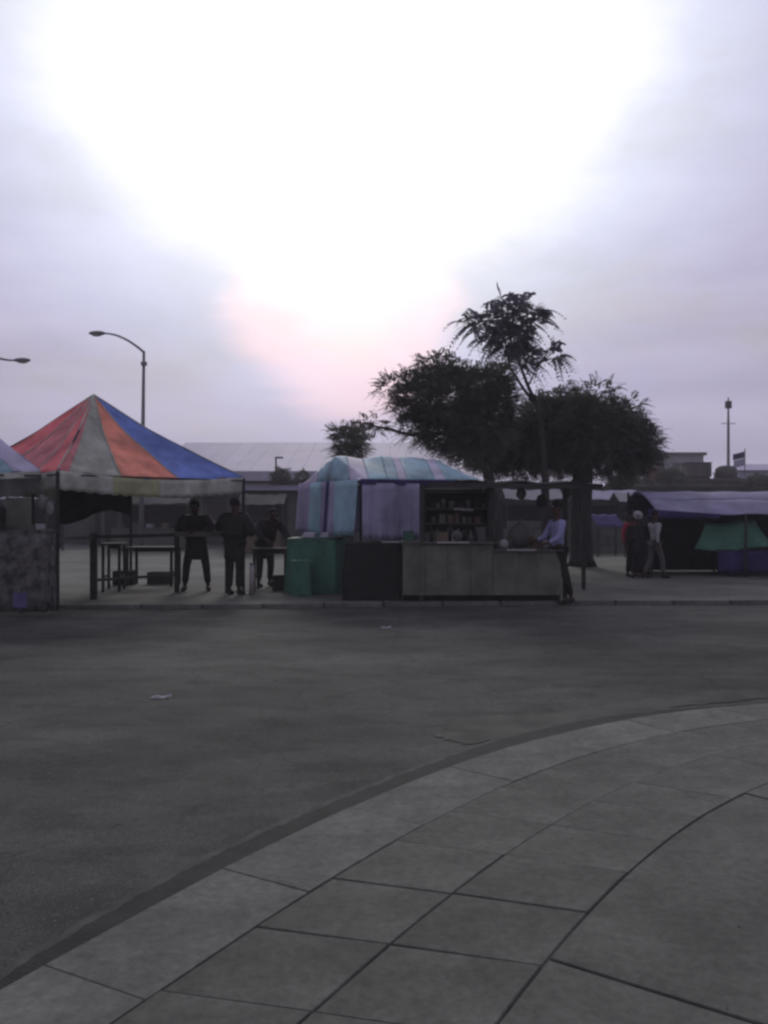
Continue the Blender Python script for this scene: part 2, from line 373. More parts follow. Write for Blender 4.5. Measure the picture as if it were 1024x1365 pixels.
# loose grit lying in the gutter and on the slabs
mb = MB()
for i in range(900):
    s = random.uniform(-2.2, 8); o = -abs(random.gauss(0, .22)) if random.random() < .97 else random.uniform(0, 2.4)
    p = kpt(s, o); r = random.uniform(.003, .009)*(1.5 if random.random() < .05 else 1)
    z = (PZ+.002 if o > 0 else 0)
    mb.add([p+Vector((r*math.cos(a), r*math.sin(a), z)) for a in (0, 2.1, 4.2)]+[p+Vector((0, 0, z+r*.8))], [(0, 1, 3), (1, 2, 3), (2, 0, 3)])
tag(mb.build('grit', M['kerb']), kind='stuff')
mb = MB()
for i in range(4200):
    y_ = 2.2+12*random.random()**1.5; x_ = random.uniform(-.5, .5)*y_*1.05
    r = random.uniform(.0025, .006)*(1+.08*y_)
    if random.random() < .03: r *= 1.8
    s_n = min(((x_-kpt(q, 0).x)**2+(y_-kpt(q, 0).y)**2, q) for q in (-2, -1, 0, 1, 2, 3, 4, 5, 6, 7))[1]
    kx, ky, ka = kc(s_n)
    if (x_-kx)*math.sin(ka)-(y_-ky)*math.cos(ka) > -.12: continue
    a0 = random.uniform(0, 6)
    mb.add([(x_+r*math.cos(a0+a), y_+r*math.sin(a0+a), .001) for a in (0, 1.6, 3.1, 4.6)]+[(x_+r*.2, y_, r*.35)], [(0, 1, 4), (1, 2, 4), (2, 3, 4), (3, 0, 4)])
tag(mb.build('gravel', mat('road_chippings', (.12, .125, .11), .9, .5, 30)), kind='stuff')
# dark patched strip of old tar in the road near the kerb, a real relaid strip
def tar(pts2, name):
    n = 40
    mbb = MB()
    P2 = [Vector(p) for p in pts2]
    m_ = len(P2)
    me_pts = []
    for i in range(m_):
        a, b = P2[i], P2[(i+1) % m_]
        for k in range(10):
            q = a.lerp(b, k/10); me_pts.append(Vector((q.x+random.uniform(-.03, .03), q.y+random.uniform(-.03, .03), .005)))
    mbb.add(me_pts, [tuple(range(len(me_pts)))]); return mbb
M['tar'] = mat('old_tar_patch', (.056, .060, .050), .9, .3, 2.5, .5, 90, thr=(.35, .6), bdist=.005)
def gp(px, py):
    Yd = CAMH*1180/(py-682.5); return ((px-512)*Yd/1180, Yd, .005)
struct(tar([gp(578, 982), gp(612, 960), gp(660, 954), gp(760, 950), gp(830, 936), gp(940, 922), gp(1010, 920), gp(1020, 931), gp(900, 943), gp(800, 960), gp(700, 985), gp(620, 992)], 'x').build('road_patch', M['tar']))

# ------------------------------------------------------------------ far background
wh = thing('warehouse', 'huge pale lilac roofed warehouse on the skyline behind the small tree', 'warehouse', (-7, 85, 0))
e0, e1 = at(236, 628, 78), at(600, 628, 78); r0, r1 = at(236, 590, 95), at(600, 590, 95)
ez, rz = e0.z, r0.z; XL, XR = e0.x-3, e1.x+1
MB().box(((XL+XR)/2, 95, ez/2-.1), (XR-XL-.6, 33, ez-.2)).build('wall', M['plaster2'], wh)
npan = 18
for i in range(npan):
    xa = XL+(XR-XL)*i/npan; xb = XL+(XR-XL)*(i+1)/npan-.02
    for sgn in (1, -1):
        y0 = 95-17.3*sgn
        MB().add([(xa, y0, ez), (xb, y0, ez), (xb, 95-.05*sgn, rz), (xa, 95-.05*sgn, rz), (xa, y0, ez-.12), (xb, y0, ez-.12), (xb, 95-.05*sgn, rz-.12), (xa, 95-.05*sgn, rz-.12)],
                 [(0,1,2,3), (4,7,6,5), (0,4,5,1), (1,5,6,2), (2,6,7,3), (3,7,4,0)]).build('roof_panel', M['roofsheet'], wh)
MB().box(((XL+XR)/2, 95-17.6, ez-.5), (XR-XL, .25, .7)).build('fascia', M['paleroof'], wh)
for i in range(7):
    MB().box((XL+2+i*3.4, 78.4, 2.4), (1.6, .1, 1.4)).build('window', M['darkglass'], wh)
# long low shed across the back of the market
sh = thing('market_shed', 'long low grey shed with a flat roof across the back of the market', 'shed', (0, 44, 0))
MB().box((2, 45, 1.25+EZ), (62, 5.6, 2.5)).build('wall', M['plaster'], sh)
MB().box((2, 44.7, 2.5+.1+EZ), (63, 6.8, .22)).build('roof', M['darkwood'], sh)
for i in range(22):
    xx = -27+i*2.75
    if i % 3 == 2:
        d = MB().box((xx, 42.15, 1.05+EZ), (1.0, .12, 2.1)).build('door', M['darkwood'], sh)
    else:
        w = MB().box((xx, 42.17, 1.55+EZ), (1.3, .1, .9)).build('window', M['darkglass'], sh)
        MB().box((xx, 42.1, 1.05+EZ), (1.5, .2, .08)).build('sill', M['plaster2'], w)
for i in range(13):
    MB().box((-27+i*4.6, 41.6, 1.24+EZ), (.16, .16, 2.48)).build('post', M['wood'], sh)
# pale flat roof seen between the coloured tent and the striped gazebo
pr = thing('kiosk', 'low kiosk with a pale lilac roof edge just right of the coloured tent', 'kiosk', (-6.5, 38, EZ))
a = at(300, 655, 38); b = at(412, 640, 38)
MB().box(((a.x+b.x)/2, 38.8, 1.15+EZ), (b.x-a.x-.3, 2.2, 2.3)).build('wall', M['plaster'], pr)
MB().box(((a.x+b.x)/2, 38.6, 2.62), (b.x-a.x, 3, .22)).build('roof', M['paleroof'], pr)
MB().box(((a.x+b.x)/2, 37.66, 1.3), (1.4, .1, .8)).build('window', M['darkglass'], pr)
MB().box(((a.x+b.x)/2, 37.02, 2.84), (b.x-a.x, .1, .12)).build('gutter_board', M['darksteel'], pr)
# buildings on the right skyline
rb = thing('flat_roofed_building', 'dark flat roofed block low on the right skyline under the two tanks', 'building', (25, 62, 0))
a = at(862, 641, 58); z = a.z
MB().box((a.x+12, 63, z/2), (24, 9.6, z)).build('wall', M['plaster'], rb)
MB().box((a.x+12, 63, z+.08), (24.4, 10.1, .18)).build('roof_slab', M['tank'], rb)
for i in range(7): MB().box((a.x+2+3.1*i, 58.15, 2.0), (1.4, .12, 1.2)).build('window', M['darkglass'], rb)
fb = thing('far_building', 'pale grey flat building farthest away, left of the tanks on the right skyline', 'building', (30, 92, 0))
a = at(866, 607, 90); b = at(938, 607, 90)
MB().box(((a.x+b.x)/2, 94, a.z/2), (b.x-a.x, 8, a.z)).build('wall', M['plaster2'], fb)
MB().box(((a.x+b.x)/2, 94, a.z+.15), (b.x-a.x+.5, 8.5, .3)).build('parapet', M['plaster'], fb)
for i in range(3): MB().box((a.x+1.1+1.6*i, 89.95, a.z-1.2), (.7, .12, .9)).build('window', M['darkglass'], fb)
wb = thing('white_building', 'pale lilac low building at the right edge of the skyline', 'building', (34, 76, 0))
a = at(986, 627, 76)
MB().box((a.x+5, 79, a.z/2), (10, 6, a.z)).build('wall', M['paleroof'], wb)
MB().add([(a.x-.3, 75.6, a.z), (a.x+10.3, 75.6, a.z), (a.x+10.3, 82.4, a.z), (a.x-.3, 82.4, a.z), (a.x+1, 79, a.z+.7), (a.x+9, 79, a.z+.7)], [(0,1,5,4), (2,3,4,5), (1,2,5), (3,0,4), (0,3,2,1)]).build('roof', M['roofsheet'], wb)
rt = z+.17
t = thing('water_tank', 'square dark water tank on the flat roof', 'water tank', (at(928, 640, 60).x, 60, rt))
MB().box((t.location.x, 60, rt+.6), (1.6, 1.5, .95)).build('tank_body', M['tank'], t, bevel=.06)
MB().box((t.location.x, 60, rt+1.1), (1.68, 1.58, .07)).build('lid', M['plaster'], t, bevel=.02)
MB().box((t.location.x, 60, rt+.06), (1.4, 1.3, .12)).build('stand', M['darksteel'], t)
t = thing('water_tank', 'rounded dark water tank on the flat roof beside the tall mast', 'water tank', (at(968, 640, 60).x, 60, rt))
MB().tube([(t.location.x, 60, rt+.1), (t.location.x, 60, rt+.7), (t.location.x, 60, rt+.88), (t.location.x, 60, rt+.95)], [.72, .72, .5, .15], 18).build('tank_body', M['tank'], t, smooth=True)
MB().box((t.location.x, 60, rt+.05), (1.4, 1.4, .1)).build('stand', M['darksteel'], t)
t = thing('mast', 'tall thin mast rising above the tanks on the right', 'mast', (at(971, 640, 61.5).x, 61.5, rt))
p0 = at(971, 640, 61.5); p1 = at(971, 530, 61.5)
MB().tube([(p0.x, 61.5, rt-.2), (p0.x, 61.5, (p0.z+p1.z)/2+1), (p1.x, 61.5, p1.z)], [.12, .09, .045], 8).build('pole', M['steel'], t)
MB().box((p1.x, 61.5, p1.z-.5), (.36, .3, .5)).build('antenna', M['tank'], t)
MB().bar((p1.x-.5, 61.5, p1.z-1.8), (p1.x+.5, 61.5, p1.z-1.8), .05).build('cross_arm', M['steel'], t)
t = thing('flag', 'small navy and pale flag drooping on a short pole by the mast', 'flag', (at(993, 630, 60).x, 60, rt))
x0 = t.location.x
MB().tube([(x0, 60, rt-.02), (x0, 60, at(0, 598, 60).z)], .035, 6).build('pole', M['steel'], t)
zt = at(0, 602, 60).z
MB().grid(lambda u, v: (x0-.04-.75*u, 60+.08*math.sin(u*7), zt-.42*v-.18*u), 8, 4).build('flag_cloth', M['navy'], t, solid=.01)
MB().grid(lambda u, v: (x0-.04-.7*u, 60+.08*math.sin(u*7), zt-.44-.5*v-.18*u), 8, 4).build('flag_cloth', M['paleroof'], t, solid=.01)
t = thing('sign_board', 'small dull red sign board above the roofline right of the big tree', 'sign', (at(872, 640, 57).x, 57.8, 0))
p = at(872, 632, 57)
MB().box((p.x, 57, p.z), (.85, .1, .8)).build('panel', mat('dull_red_paint', (.16, .045, .055), .7), t, bevel=.01)
MB().tube([(p.x, 57.1, EZ), (p.x, 57.1, p.z-.1)], .05, 6).build('post', M['darksteel'], t)
# small street mast and rounded shrub over the kiosk
t = thing('lamp_post', 'tiny distant lamp post above the round shrub on the skyline', 'lamp post', (at(368, 690, 50).x, 50, EZ))
p = at(368, 610, 50)
MB().tube([(p.x, 50, EZ), (p.x, 50, p.z)], [.07, .045], 8).build('pole', M['darksteel'], t)
MB().box((p.x+.18, 50, p.z), (.45, .14, .09)).build('lamp_head', M['darksteel'], t)

BUSH = []
def far_stall(px, Y_, w_, h_, roofm, lab, sheet=None):
    x_ = at(px, 0, Y_).x; t_ = thing('market_stall', lab, 'stall', (x_, Y_, EZ), 'distant stalls at the back of the market')
    MB().grid(lambda u, v: Vector((x_-w_/2+w_*u, Y_-.9+1.8*v, h_+.38*(1-abs(2*v-1))-.04*math.sin(math.pi*u)+.015*math.sin(u*23))), 16, 8).build('roof_sheet', roofm, t_, solid=.01)
    for sx in (-1, 1):
        for sy in (-1, 1): MB().tube([(x_+sx*(w_/2-.06), Y_+sy*.85, EZ), (x_+sx*(w_/2-.06), Y_+sy*.85, h_)], .035, 6).build('post', M['darkwood'], t_)
    MB().box((x_, Y_-.5, EZ+.86), (w_-.2, .7, .05)).build('counter_top', M['wood'], t_)
    MB().box((x_, Y_-.82, EZ+.42), (w_-.25, .03, .8)).build('counter_front', sheet or M['plaster'], t_)
    MB().box((x_, Y_+.8, EZ+.95), (w_-.2, .03, 1.7)).build('back_panel', M['charcoal'], t_)
    for k in range(5): MB().box((x_-w_/2+.4+k*(w_-.8)/4, Y_-.5, EZ+.89+.09), (random.uniform(.15, .35), .3, random.uniform(.12, .3))).build('goods_box', random.choice([M['plaster2'], M['cardboard'], M['plaster'], M['wood']]), t_)
far_stall(806, 37, 2.6, 2.15, M['paleroof'], 'distant stall with a pale roof just right of the thick trunk')
far_stall(850, 35, 1.9, 2.0, M['plaster2'], 'distant small stall with a grey roof behind the red topped person', M['bluetarp'])
far_stall(708, 34, 2.2, 2.1, M['plaster2'], 'distant stall with a grey roof seen over the lower counter')
far_stall(205, 36, 3.2, 1.95, M['plaster'], 'distant stall with a dull roof seen under the middle of the coloured tent')
far_stall(352, 33, 1.7, 1.9, M['plaster'], 'distant narrow stall behind the stooping figure', M['cardboard'])
far_stall(30, 34, 2.6, 2.1, M['plaster2'], 'distant stall seen at the left edge over the cloth covered table')
for px, py, rx, ry, Y_, lab in ((893, 634, 20, 8, 55, 'low bushy tree on the skyline between the big tree and the square tank'), (1012, 640, 16, 7, 57, 'low dark shrub on the skyline at the right edge'), (826, 648, 16, 10, 40, 'ragged bush behind the distant pale roofed stall')):
    tbx = at(px, 0, Y_); t_ = thing('bush', lab, 'bush', (tbx.x, Y_, EZ)); BUSH.append((px, py, rx, ry, Y_, t_))

# ------------------------------------------------------------------ street lamps
def lamp(px, ptop, Y, headpx, heady, label, grp):
    b = at(px, ptop, Y); hd = at(headpx, heady, Y)
    t = thing('street_lamp', label, 'street lamp', (b.x, Y, EZ), grp)
    MB().tube([(b.x-.12, Y, EZ), (b.x-.05, Y, b.z*.5), (b.x, Y, b.z)], [.10, .08, .055], 10).build('pole', M['steel'], t, smooth=True)
    MB().tube([(b.x, Y, b.z-.55), (b.x, Y, b.z-.42)], [.12, .12], 10).build('collar', M['steel'], t)
    d = hd-b; pts = []
    for k in range(9):
        u = k/8; pts.append((b.x+d.x*.86*u, Y, b.z-.05+(d.z-.02)*math.sin(u*math.pi/2)**.9))
    MB().tube(pts, [.05-.015*k/8 for k in range(9)], 8).build('arm', M['steel'], t, smooth=True)
    sg = 1 if d.x > 0 else -1
    q = Vector(pts[-1])
    MB().ell((q.x+sg*.28, Y, q.z+.01), (.34, .13, .09), 14, 8).build('lamp_head', M['steel'], t, smooth=True)
    MB().ell((q.x+sg*.3, Y, q.z-.06), (.2, .1, .06), 12, 6).build('lens', M['shelf'], t, smooth=True)
    return t
lamp(192, 468, 34, 131, 442, 'grey street lamp with its arm reaching left behind the coloured tent', 'street lamps')
lamp(-5, 475, 34, 24, 478, 'street lamp whose arm just enters the frame at the left edge', 'street lamps')

# ------------------------------------------------------------------ trees
def fronds(pts, dirs, ln, nl, lw, droop, name, m, parent):
    """feathery compound leaves: for each point a drooping rachis with pairs of leaflets; numpy, one crown mesh"""
    n = len(pts); k = nl
    P0 = np.array(pts); D = np.array(dirs); D /= np.linalg.norm(D, axis=1, keepdims=True)
    side = np.cross(D, np.array([0, 0, 1.0])); side += rng.normal(0, .25, side.shape); side /= np.linalg.norm(side, axis=1, keepdims=True)
    V_, F_ = [], []
    Ls = ln*rng.uniform(.6, 1.2, n)
    for j in range(k):
        u = (j+.6)/k
        c = P0+D*(Ls*u)[:, None]; c[:, 2] -= droop*Ls*u*u
        l2 = lw*(1-.55*u)*rng.uniform(.8, 1.2, n)
        for sg in (-1, 1):
            tip = c+side*(sg*l2)[:, None]+D*(l2*.55)[:, None]; tip[:, 2] -= l2*.35
            w = D*(l2*.26)[:, None]
            V_.append(np.stack([c, c*.45+tip*.55+w, tip, c*.5+tip*.5-w], 1))
    A = np.concatenate(V_, 0).reshape(-1, 3)
    nq = len(A)//4
    me = bpy.data.meshes.new(name)
    me.vertices.add(len(A)); me.vertices.foreach_set('co', A.astype(np.float32).ravel())
    me.loops.add(nq*4); me.loops.foreach_set('vertex_index', np.arange(nq*4, dtype=np.int32))
    me.polygons.add(nq); me.polygons.foreach_set('loop_start', np.arange(0, nq*4, 4, dtype=np.int32))
    me.update(calc_edges=True); me.materials.append(m)
    o = bpy.data.objects.new(name, me); C.objects.link(o)
    o.parent = parent; o.matrix_parent_inverse = parent_matrix(parent).inverted()
    return o
def crown_points(blobs, dens, Y0, sc=1.0):
    """blobs in photo pixels (cx, cy, rx, ry) placed round depth Y0"""
    P_, D_ = [], []
    s = Y0/1180
    for (cx_, cy_, rx, ry, dy, dn) in blobs:
        c = at(cx_, cy_, Y0+dy)
        n = int(dens*rx*ry*dn)
        q = rng.normal(0, 1, (n, 3)); q /= np.linalg.norm(q, axis=1, keepdims=True)
        r = rng.uniform(.15, 1, n)**.5
        dep = (rx*ry)**.5*s*1.15
        lump = 1+.16*np.sin(q[:, 0]*7+cx_)*np.cos(q[:, 2]*6+cy_)+.1*np.sin(q[:, 1]*9+cx_)
        pp = q*np.array([rx*s, dep, ry*s])*(r*lump)[:, None]+np.array(c)
        dd = q*np.array([1, 1, .7])+rng.normal(0, .45, (n, 3))+np.array([0, 0, .15])
        P_.append(pp); D_.append(dd)
    return np.concatenate(P_), np.concatenate(D_)
def limbs(lst, m, parent, name='limb'):
    for pts_, r0_, r1_ in lst:
        n = len(pts_); MB().tube(pts_, [r0_+(r1_-r0_)*i/(n-1) for i in range(n)], 9).build(name, m, parent, smooth=True)
# big tree on the right
Y = 25
tb = at(776, 0, Y)
t = thing('tree', 'broad dark tree with a thick trunk, right of the market stall', 'tree', (tb.x, Y, EZ))
MB().tube([(tb.x+.0, Y, EZ-.1), (tb.x-.02, Y, .3), at(774, 690, Y), at(776, 650, Y), at(778, 615, Y)], [.46, .33, .3, .29, .27], 14).build('trunk', M['bark'], t, smooth=True)
limbs([([at(778, 622, Y), at(745, 595, Y-.3), at(715, 570, Y-.5)], .2, .06), ([at(778, 620, Y), at(800, 590, Y+.3), at(835, 565, Y+.6)], .19, .05),
       ([at(778, 618, Y), at(780, 575, Y-.2), at(770, 535, Y-.3)], .2, .05), ([at(778, 615, Y), at(820, 605, Y-.5), at(855, 600, Y-.8)], .14, .04)], M['bark'], t)
bl = [(780, 575, 66, 48, 0, 1), (730, 583, 50, 40, -.4, 1), (832, 594, 38, 32, .3, 1), (764, 552, 50, 22, .3, .9), (815, 566, 40, 22, 0, .9), (700, 600, 40, 24, .2, .8), (856, 584, 16, 20, 0, .6), (725, 548, 32, 20, 0, .6),
      (660, 606, 32, 24, 0, 1), (750, 610, 35, 16, .4, .8), (800, 618, 45, 16, .2, .8), (690, 585, 30, 26, -.5, .9), (640, 612, 22, 14, -.3, .8), (785, 522, 38, 14, .3, .28), (742, 530, 22, 10, 0, .25), (835, 540, 26, 12, .2, .3), (845, 566, 18, 16, .2, .5), (695, 626, 24, 11, -.2, .7), (845, 612, 30, 18, .2, .9), (866, 590, 14, 22, 0, .6), (762, 634, 16, 7, 0, .5)]
P_, D_ = crown_points(bl, .72, Y); fronds(P_, D_, .42, 6, .12, .35, 'crown', M['leaf'], t)
# left tree with lower crown
Y = 22
tb = at(662, 0, Y)
t = thing('tree', 'dark bushy tree whose crown leans left over the striped gazebo', 'tree', (tb.x, Y, EZ))
MB().tube([(tb.x, Y, EZ-.1), at(663, 720, Y), at(660, 680, Y), at(652, 640, Y), at(645, 600, Y)], [.24, .17, .15, .14, .12], 12).build('trunk', M['bark'], t, smooth=True)
limbs([([at(645, 605, Y), at(610, 575, Y), at(560, 545, Y)], .12, .035), ([at(645, 602, Y), at(630, 560, Y), at(605, 510, Y)], .12, .03),
       ([at(645, 600, Y), at(655, 560, Y), at(650, 515, Y)], .11, .03), ([at(610, 577, Y), at(550, 580, Y), at(492, 566, Y)], .07, .02)], M['bark'], t)
bl = [(600, 530, 52, 44, 0, 1), (560, 528, 34, 28, 0, .9), (645, 515, 38, 26, 0, 1), (520, 513, 16, 13, 0, .55), (586, 486, 34, 14, 0, .45), (600, 575, 44, 28, 0, 1), (640, 565, 42, 42, 0, 1), (560, 568, 26, 18, 0, .7),
      (505, 566, 15, 9, 0, .5), (486, 563, 10, 8, 0, .4), (535, 545, 18, 14, 0, .6), (668, 500, 14, 14, 0, .6), (628, 590, 34, 24, 0, .9), (665, 535, 24, 30, 0, .9), (573, 500, 18, 14, 0, .6), (545, 505, 16, 10, 0, .5)]
P_, D_ = crown_points(bl, .60, Y); fronds(P_, D_, .36, 6, .105, .35, 'crown', M['leaf'], t)
# tall feathery tree between them
Y = 23.5
tb = at(724, 0, Y)
t = thing('tree', 'slim feathery tree rising highest between the two dark crowns', 'tree', (tb.x, Y, EZ))
MB().tube([(tb.x, Y, EZ-.1), at(728, 700, Y), at(727, 640, Y), at(722, 570, Y), at(714, 535, Y)], [.15, .11, .1, .075, .06], 10).build('trunk', M['bark'], t, smooth=True)
limbs([([at(714, 536, Y), at(704, 515, Y), at(694, 488, Y), at(686, 455, Y), at(683, 415, Y)], .055, .02), ([at(716, 540, Y), at(699, 520, Y), at(680, 490, Y), at(672, 450, Y), at(655, 425, Y)], .05, .015),
       ([at(690, 475, Y), at(705, 445, Y), at(712, 415, Y)], .03, .012), ([at(704, 515, Y), at(718, 485, Y), at(738, 470, Y)], .03, .012), ([at(672, 452, Y), at(645, 440, Y), at(622, 430, Y)], .025, .01)], M['bark'], t)
bl = [(683, 412, 22, 13, 0, .4), (705, 424, 18, 17, 0, .4), (655, 428, 26, 13, 0, .5), (628, 428, 14, 9, 0, .35), (680, 452, 22, 18, 0, .6), (737, 471, 14, 8, 0, .55), (694, 478, 17, 14, 0, .5), (672, 398, 9, 7, 0, .4), (660, 450, 14, 11, 0, .4)]
P_, D_ = crown_points(bl, .36, Y); fronds(P_, D_, .62, 9, .19, .7, 'crown', M['leaf2'], t)
# small tree left, behind the gazebo
Y = 30
tb = at(466, 0, Y)
t = thing('tree', 'small round topped tree peeking over the left end of the striped gazebo', 'tree', (tb.x, Y, EZ))
MB().tube([(tb.x, Y, EZ-.1), at(465, 690, Y), at(467, 600, Y)], [.2, .14, .1], 10).build('trunk', M['bark'], t, smooth=True)
bl = [(467, 588, 22, 16, 0, 1), (452, 578, 13, 10, 0, .6), (478, 572, 15, 9, 0, .6), (467, 602, 22, 10, 0, 1)]
P_, D_ = crown_points(bl, .8, Y); fronds(P_, D_, .38, 6, .12, .35, 'crown', M['leaf'], t)
Y = 46
for (px, py, rx, ry, lab) in ((374, 636, 12, 11, 'round shrub poking above the kiosk beneath the tiny lamp post'), (403, 636, 9, 8, 'low shrub beside the left end of the striped gazebo roof')):
    tb = at(px, 0, Y); t = thing('shrub', lab, 'shrub', (tb.x, Y, EZ))
    MB().tube([(tb.x, Y, EZ-.1), at(px, 660, Y), at(px, py+4, Y)], [.1, .07, .04], 8).build('stem', M['bark'], t)
    P_, D_ = crown_points([(px, py, rx, ry, 0, 1), (px, py+12, rx*1.1, ry, 0, 1)], 2.2, Y); fronds(P_, D_, .3, 5, .13, .3, 'crown', M['leaf'], t)

for px, py, rx, ry, Y_, t_ in BUSH:
    b_ = at(px, 0, Y_); MB().tube([(b_.x, Y_, EZ), (b_.x+.05, Y_, 1.4), at(px, py, Y_)], [.09, .07, .04], 8).build('stem', M['bark'], t_)
    P_, D_ = crown_points([(px, py, rx, ry, 0, 1), (px-rx*.5, py+3, rx*.6, ry*.7, 0, 1), (px+rx*.5, py+2, rx*.5, ry*.9, 0, 1)], 1.6, Y_); fronds(P_, D_, .4, 5, .16, .3, 'foliage', M['leaf'], t_)

# ------------------------------------------------------------------ tents
def tri_panels(apex, c0, c1, cols, parent, sag=.10, name='canopy_panel'):
    """radial cloth panels of one roof face between corners c0 and c1"""
    u0 = 0
    for (u1, m) in cols:
        def fn(u, v, a=u0, b=u1):
            w = a+(b-a)*u
            e = c0.lerp(c1, w); e = e+Vector((0, 0, -sag*math.sin(math.pi*w)))
            p = apex.lerp(e, v)
            p.z -= .12*math.sin(math.pi*v)*(0.6+.4*math.sin(math.pi*w)) + .016*math.sin(w*43+v*5)*v + .02*math.sin(w*17-v*9)*math.sin(math.pi*v)
            return p
        MB().grid(fn, 12, 16).build(name, m, parent, smooth=True, solid=.004)
        u0 = u1
def seams(apex, c0, c1, ws, parent, sag=.10):
    for w in ws:
        e = c0.lerp(c1, w)+Vector((0, 0, -sag*math.sin(math.pi*w)))
        pts_ = []
        for k in range(9):
            v = k/8; p = apex.lerp(e, v); p.z -= .12*math.sin(math.pi*v)*(0.6+.4*math.sin(math.pi*w))+.016*math.sin(w*43+v*5)*v+.02*math.sin(w*17-v*9)*math.sin(math.pi*v)-.006; pts_.append(p)
        MB().tube(pts_, .012, 5).build('seam', M['valance'], parent, smooth=True)
def valance(c0, c1, h, cols, parent, n_sc=17, sag=.10):
    u0 = 0
    out = Vector((c1.y-c0.y, c0.x-c1.x, 0)).normalized()*.012
    for (u1, m) in cols:
        def fn(u, v, a=u0, b=u1):
            w = a+(b-a)*u; p = c0.lerp(c1, w)+Vector((0, 0, -sag*math.sin(math.pi*w)))+out
            p.z -= h*v*(.90+.10*abs(math.sin(math.pi*w*n_sc))); p += out*2.0*math.sin(w*31)*v; return p
        MB().grid(fn, max(8, int(60*(u1-u0))), 4).build('valance', m, parent, smooth=True, solid=.003)
        u0 = u1
def frame_tent(apex, cs, parent, pole_m, ez, skip=-1):
    for ic, c in enumerate(cs):
        if ic == skip: continue
        MB().tube([(c.x, c.y, EZ), (c.x, c.y, c.z-.02)], .03, 8).build('pole', pole_m, parent)
        MB().box((c.x, c.y, EZ+.008), (.16, .16, .016)).build('foot_plate', pole_m, parent)
        MB().bar(c-Vector((0, 0, .05)), apex-Vector((0, 0, .12)), .028).build('rafter', pole_m, parent)
    for i in range(4):
        a, b = cs[i], cs[(i+1) % 4]
        MB().bar(a-Vector((0, 0, .07)), b-Vector((0, 0, .07)), .026).build('eave_bar', pole_m, parent)
    MB().tube([(apex.x, apex.y, apex.z-.25), (apex.x, apex.y, apex.z-.01)], [.03, .02], 8).build('king_post', pole_m, parent)
# coloured pyramid tent
ez = 2.25
Nn, Rr, Ll, Bk = Vector((-5.07, 13.75, ez)), Vector((-2.62, 16.5, ez)), Vector((-7.87, 16.15, ez)), Vector((-5.42, 18.95, ez))
ap = Vector((-5.35, 16.3, 3.76))
t = thing('canopy_tent', 'peaked market tent with red, grey, orange and blue wedges and a scalloped valance', 'tent', (-5.3, 16.3, EZ))
tri_panels(ap, Nn, Rr, [(.05, M['pink']), (.30, M['grey']), (.62, M['orange']), (1, M['blue'])], t)
tri_panels(ap, Ll, Nn, [(.35, M['red']), (.8, M['pink']), (1, M['red'])], t)
seams(ap, Nn, Rr, [.001, .30, .62, .999], t); seams(ap, Ll, Nn, [.001, .35, .8], t)
tri_panels(ap, Bk, Ll, [(.4, M['blue']), (.7, M['grey']), (1, M['orange'])], t)
tri_panels(ap, Rr, Bk, [(.4, M['red']), (.7, M['grey']), (1, M['blue'])], t)
valance(Nn, Rr, .31, [(.26, M['valance']), (.5, M['yellow']), (1, M['valance'])], t)
valance(Ll, Nn, .31, [(1, M['valance'])], t); valance(Bk, Ll, .28, [(1, M['valance'])], t); valance(Rr, Bk, .28, [(1, M['valance'])], t)
frame_tent(ap, [Nn, Rr, Bk, Ll], t, M['darksteel'], ez)
# white tent at the left edge
Rr2, Nn2, cc = Vector((-5.22, 13.45, 2.22)), Vector((-7.65, 12.4, 2.22)), Vector((-7.0, 14.2, 0))
Bk2 = Vector((-6.35, 16.0, 2.22)); Ll2 = Vector((-8.78, 14.9, 2.22)); Bk2 = Vector((2*cc.x-Nn2.x, 2*cc.y-Nn2.y, 2.22)); Ll2 = Vector((2*cc.x-Rr2.x, 2*cc.y-Rr2.y, 2.22))
ap2 = Vector((cc.x, cc.y, 3.62))
t = thing('canopy_tent', 'lilac white tent with a teal band, cut off by the left edge', 'tent', (cc.x, cc.y, EZ))
tri_panels(ap2, Nn2, Rr2, [(.25, M['lilac']), (.45, M['teal']), (.72, M['lilac']), (.86, M['teal']), (1, M['lilac'])], t, .06)
tri_panels(ap2, Rr2, Bk2, [(.5, M['lilac']), (1, M['teal'])], t, .06); tri_panels(ap2, Bk2, Ll2, [(1, M['lilac'])], t, .06); tri_panels(ap2, Ll2, Nn2, [(1, M['lilac'])], t, .06)
valance(Nn2, Rr2, .10, [(1, M['valance'])], t, 8, .06); valance(Rr2, Bk2, .10, [(1, M['valance'])], t, 8, .06)
frame_tent(ap2, [Nn2, Rr2, Bk2, Ll2], t, M['darksteel'], 2.2, 1)
# cloth covered table and backdrop beneath the white tent
t = thing('stall_table', 'tall stall table wrapped in mottled grey cloth at the left edge', 'stall table', (-6.6, 13.7, EZ))
MB().box((-6.6, 13.5, 1.27), (3.0, .4, .04)).build('table_top', M['wood'], t)
for sx in (-1.3, 1.3):
    for sy in (-.15, .15): MB().box((-6.75+sx*.98, 13.52+sy, .66), (.06, .06, 1.18)).build('leg', M['wood'], t)
tcm = mat('mottled_table_cloth', (.035, .035, .035), .85, .5, 7, .4, 20, col2=(.17, .17, .16))
MB().grid(lambda u, v: (-8.1+3.03*u, 13.30+.03*math.sin(u*55)*v-.01, 1.30-1.2*v), 90, 6).build('front_cloth', tcm, t, smooth=True, solid=.004)
MB().grid(lambda u, v: (-5.08+.012*math.sin(u*20)*v, 13.285+.42*u, 1.30-1.2*v), 20, 6).build('side_cloth', tcm, t, smooth=True, solid=.004)
MB().box((-6.58, 13.5, 1.31), (3.04, .44, .02)).build('top_cloth', tcm, t)
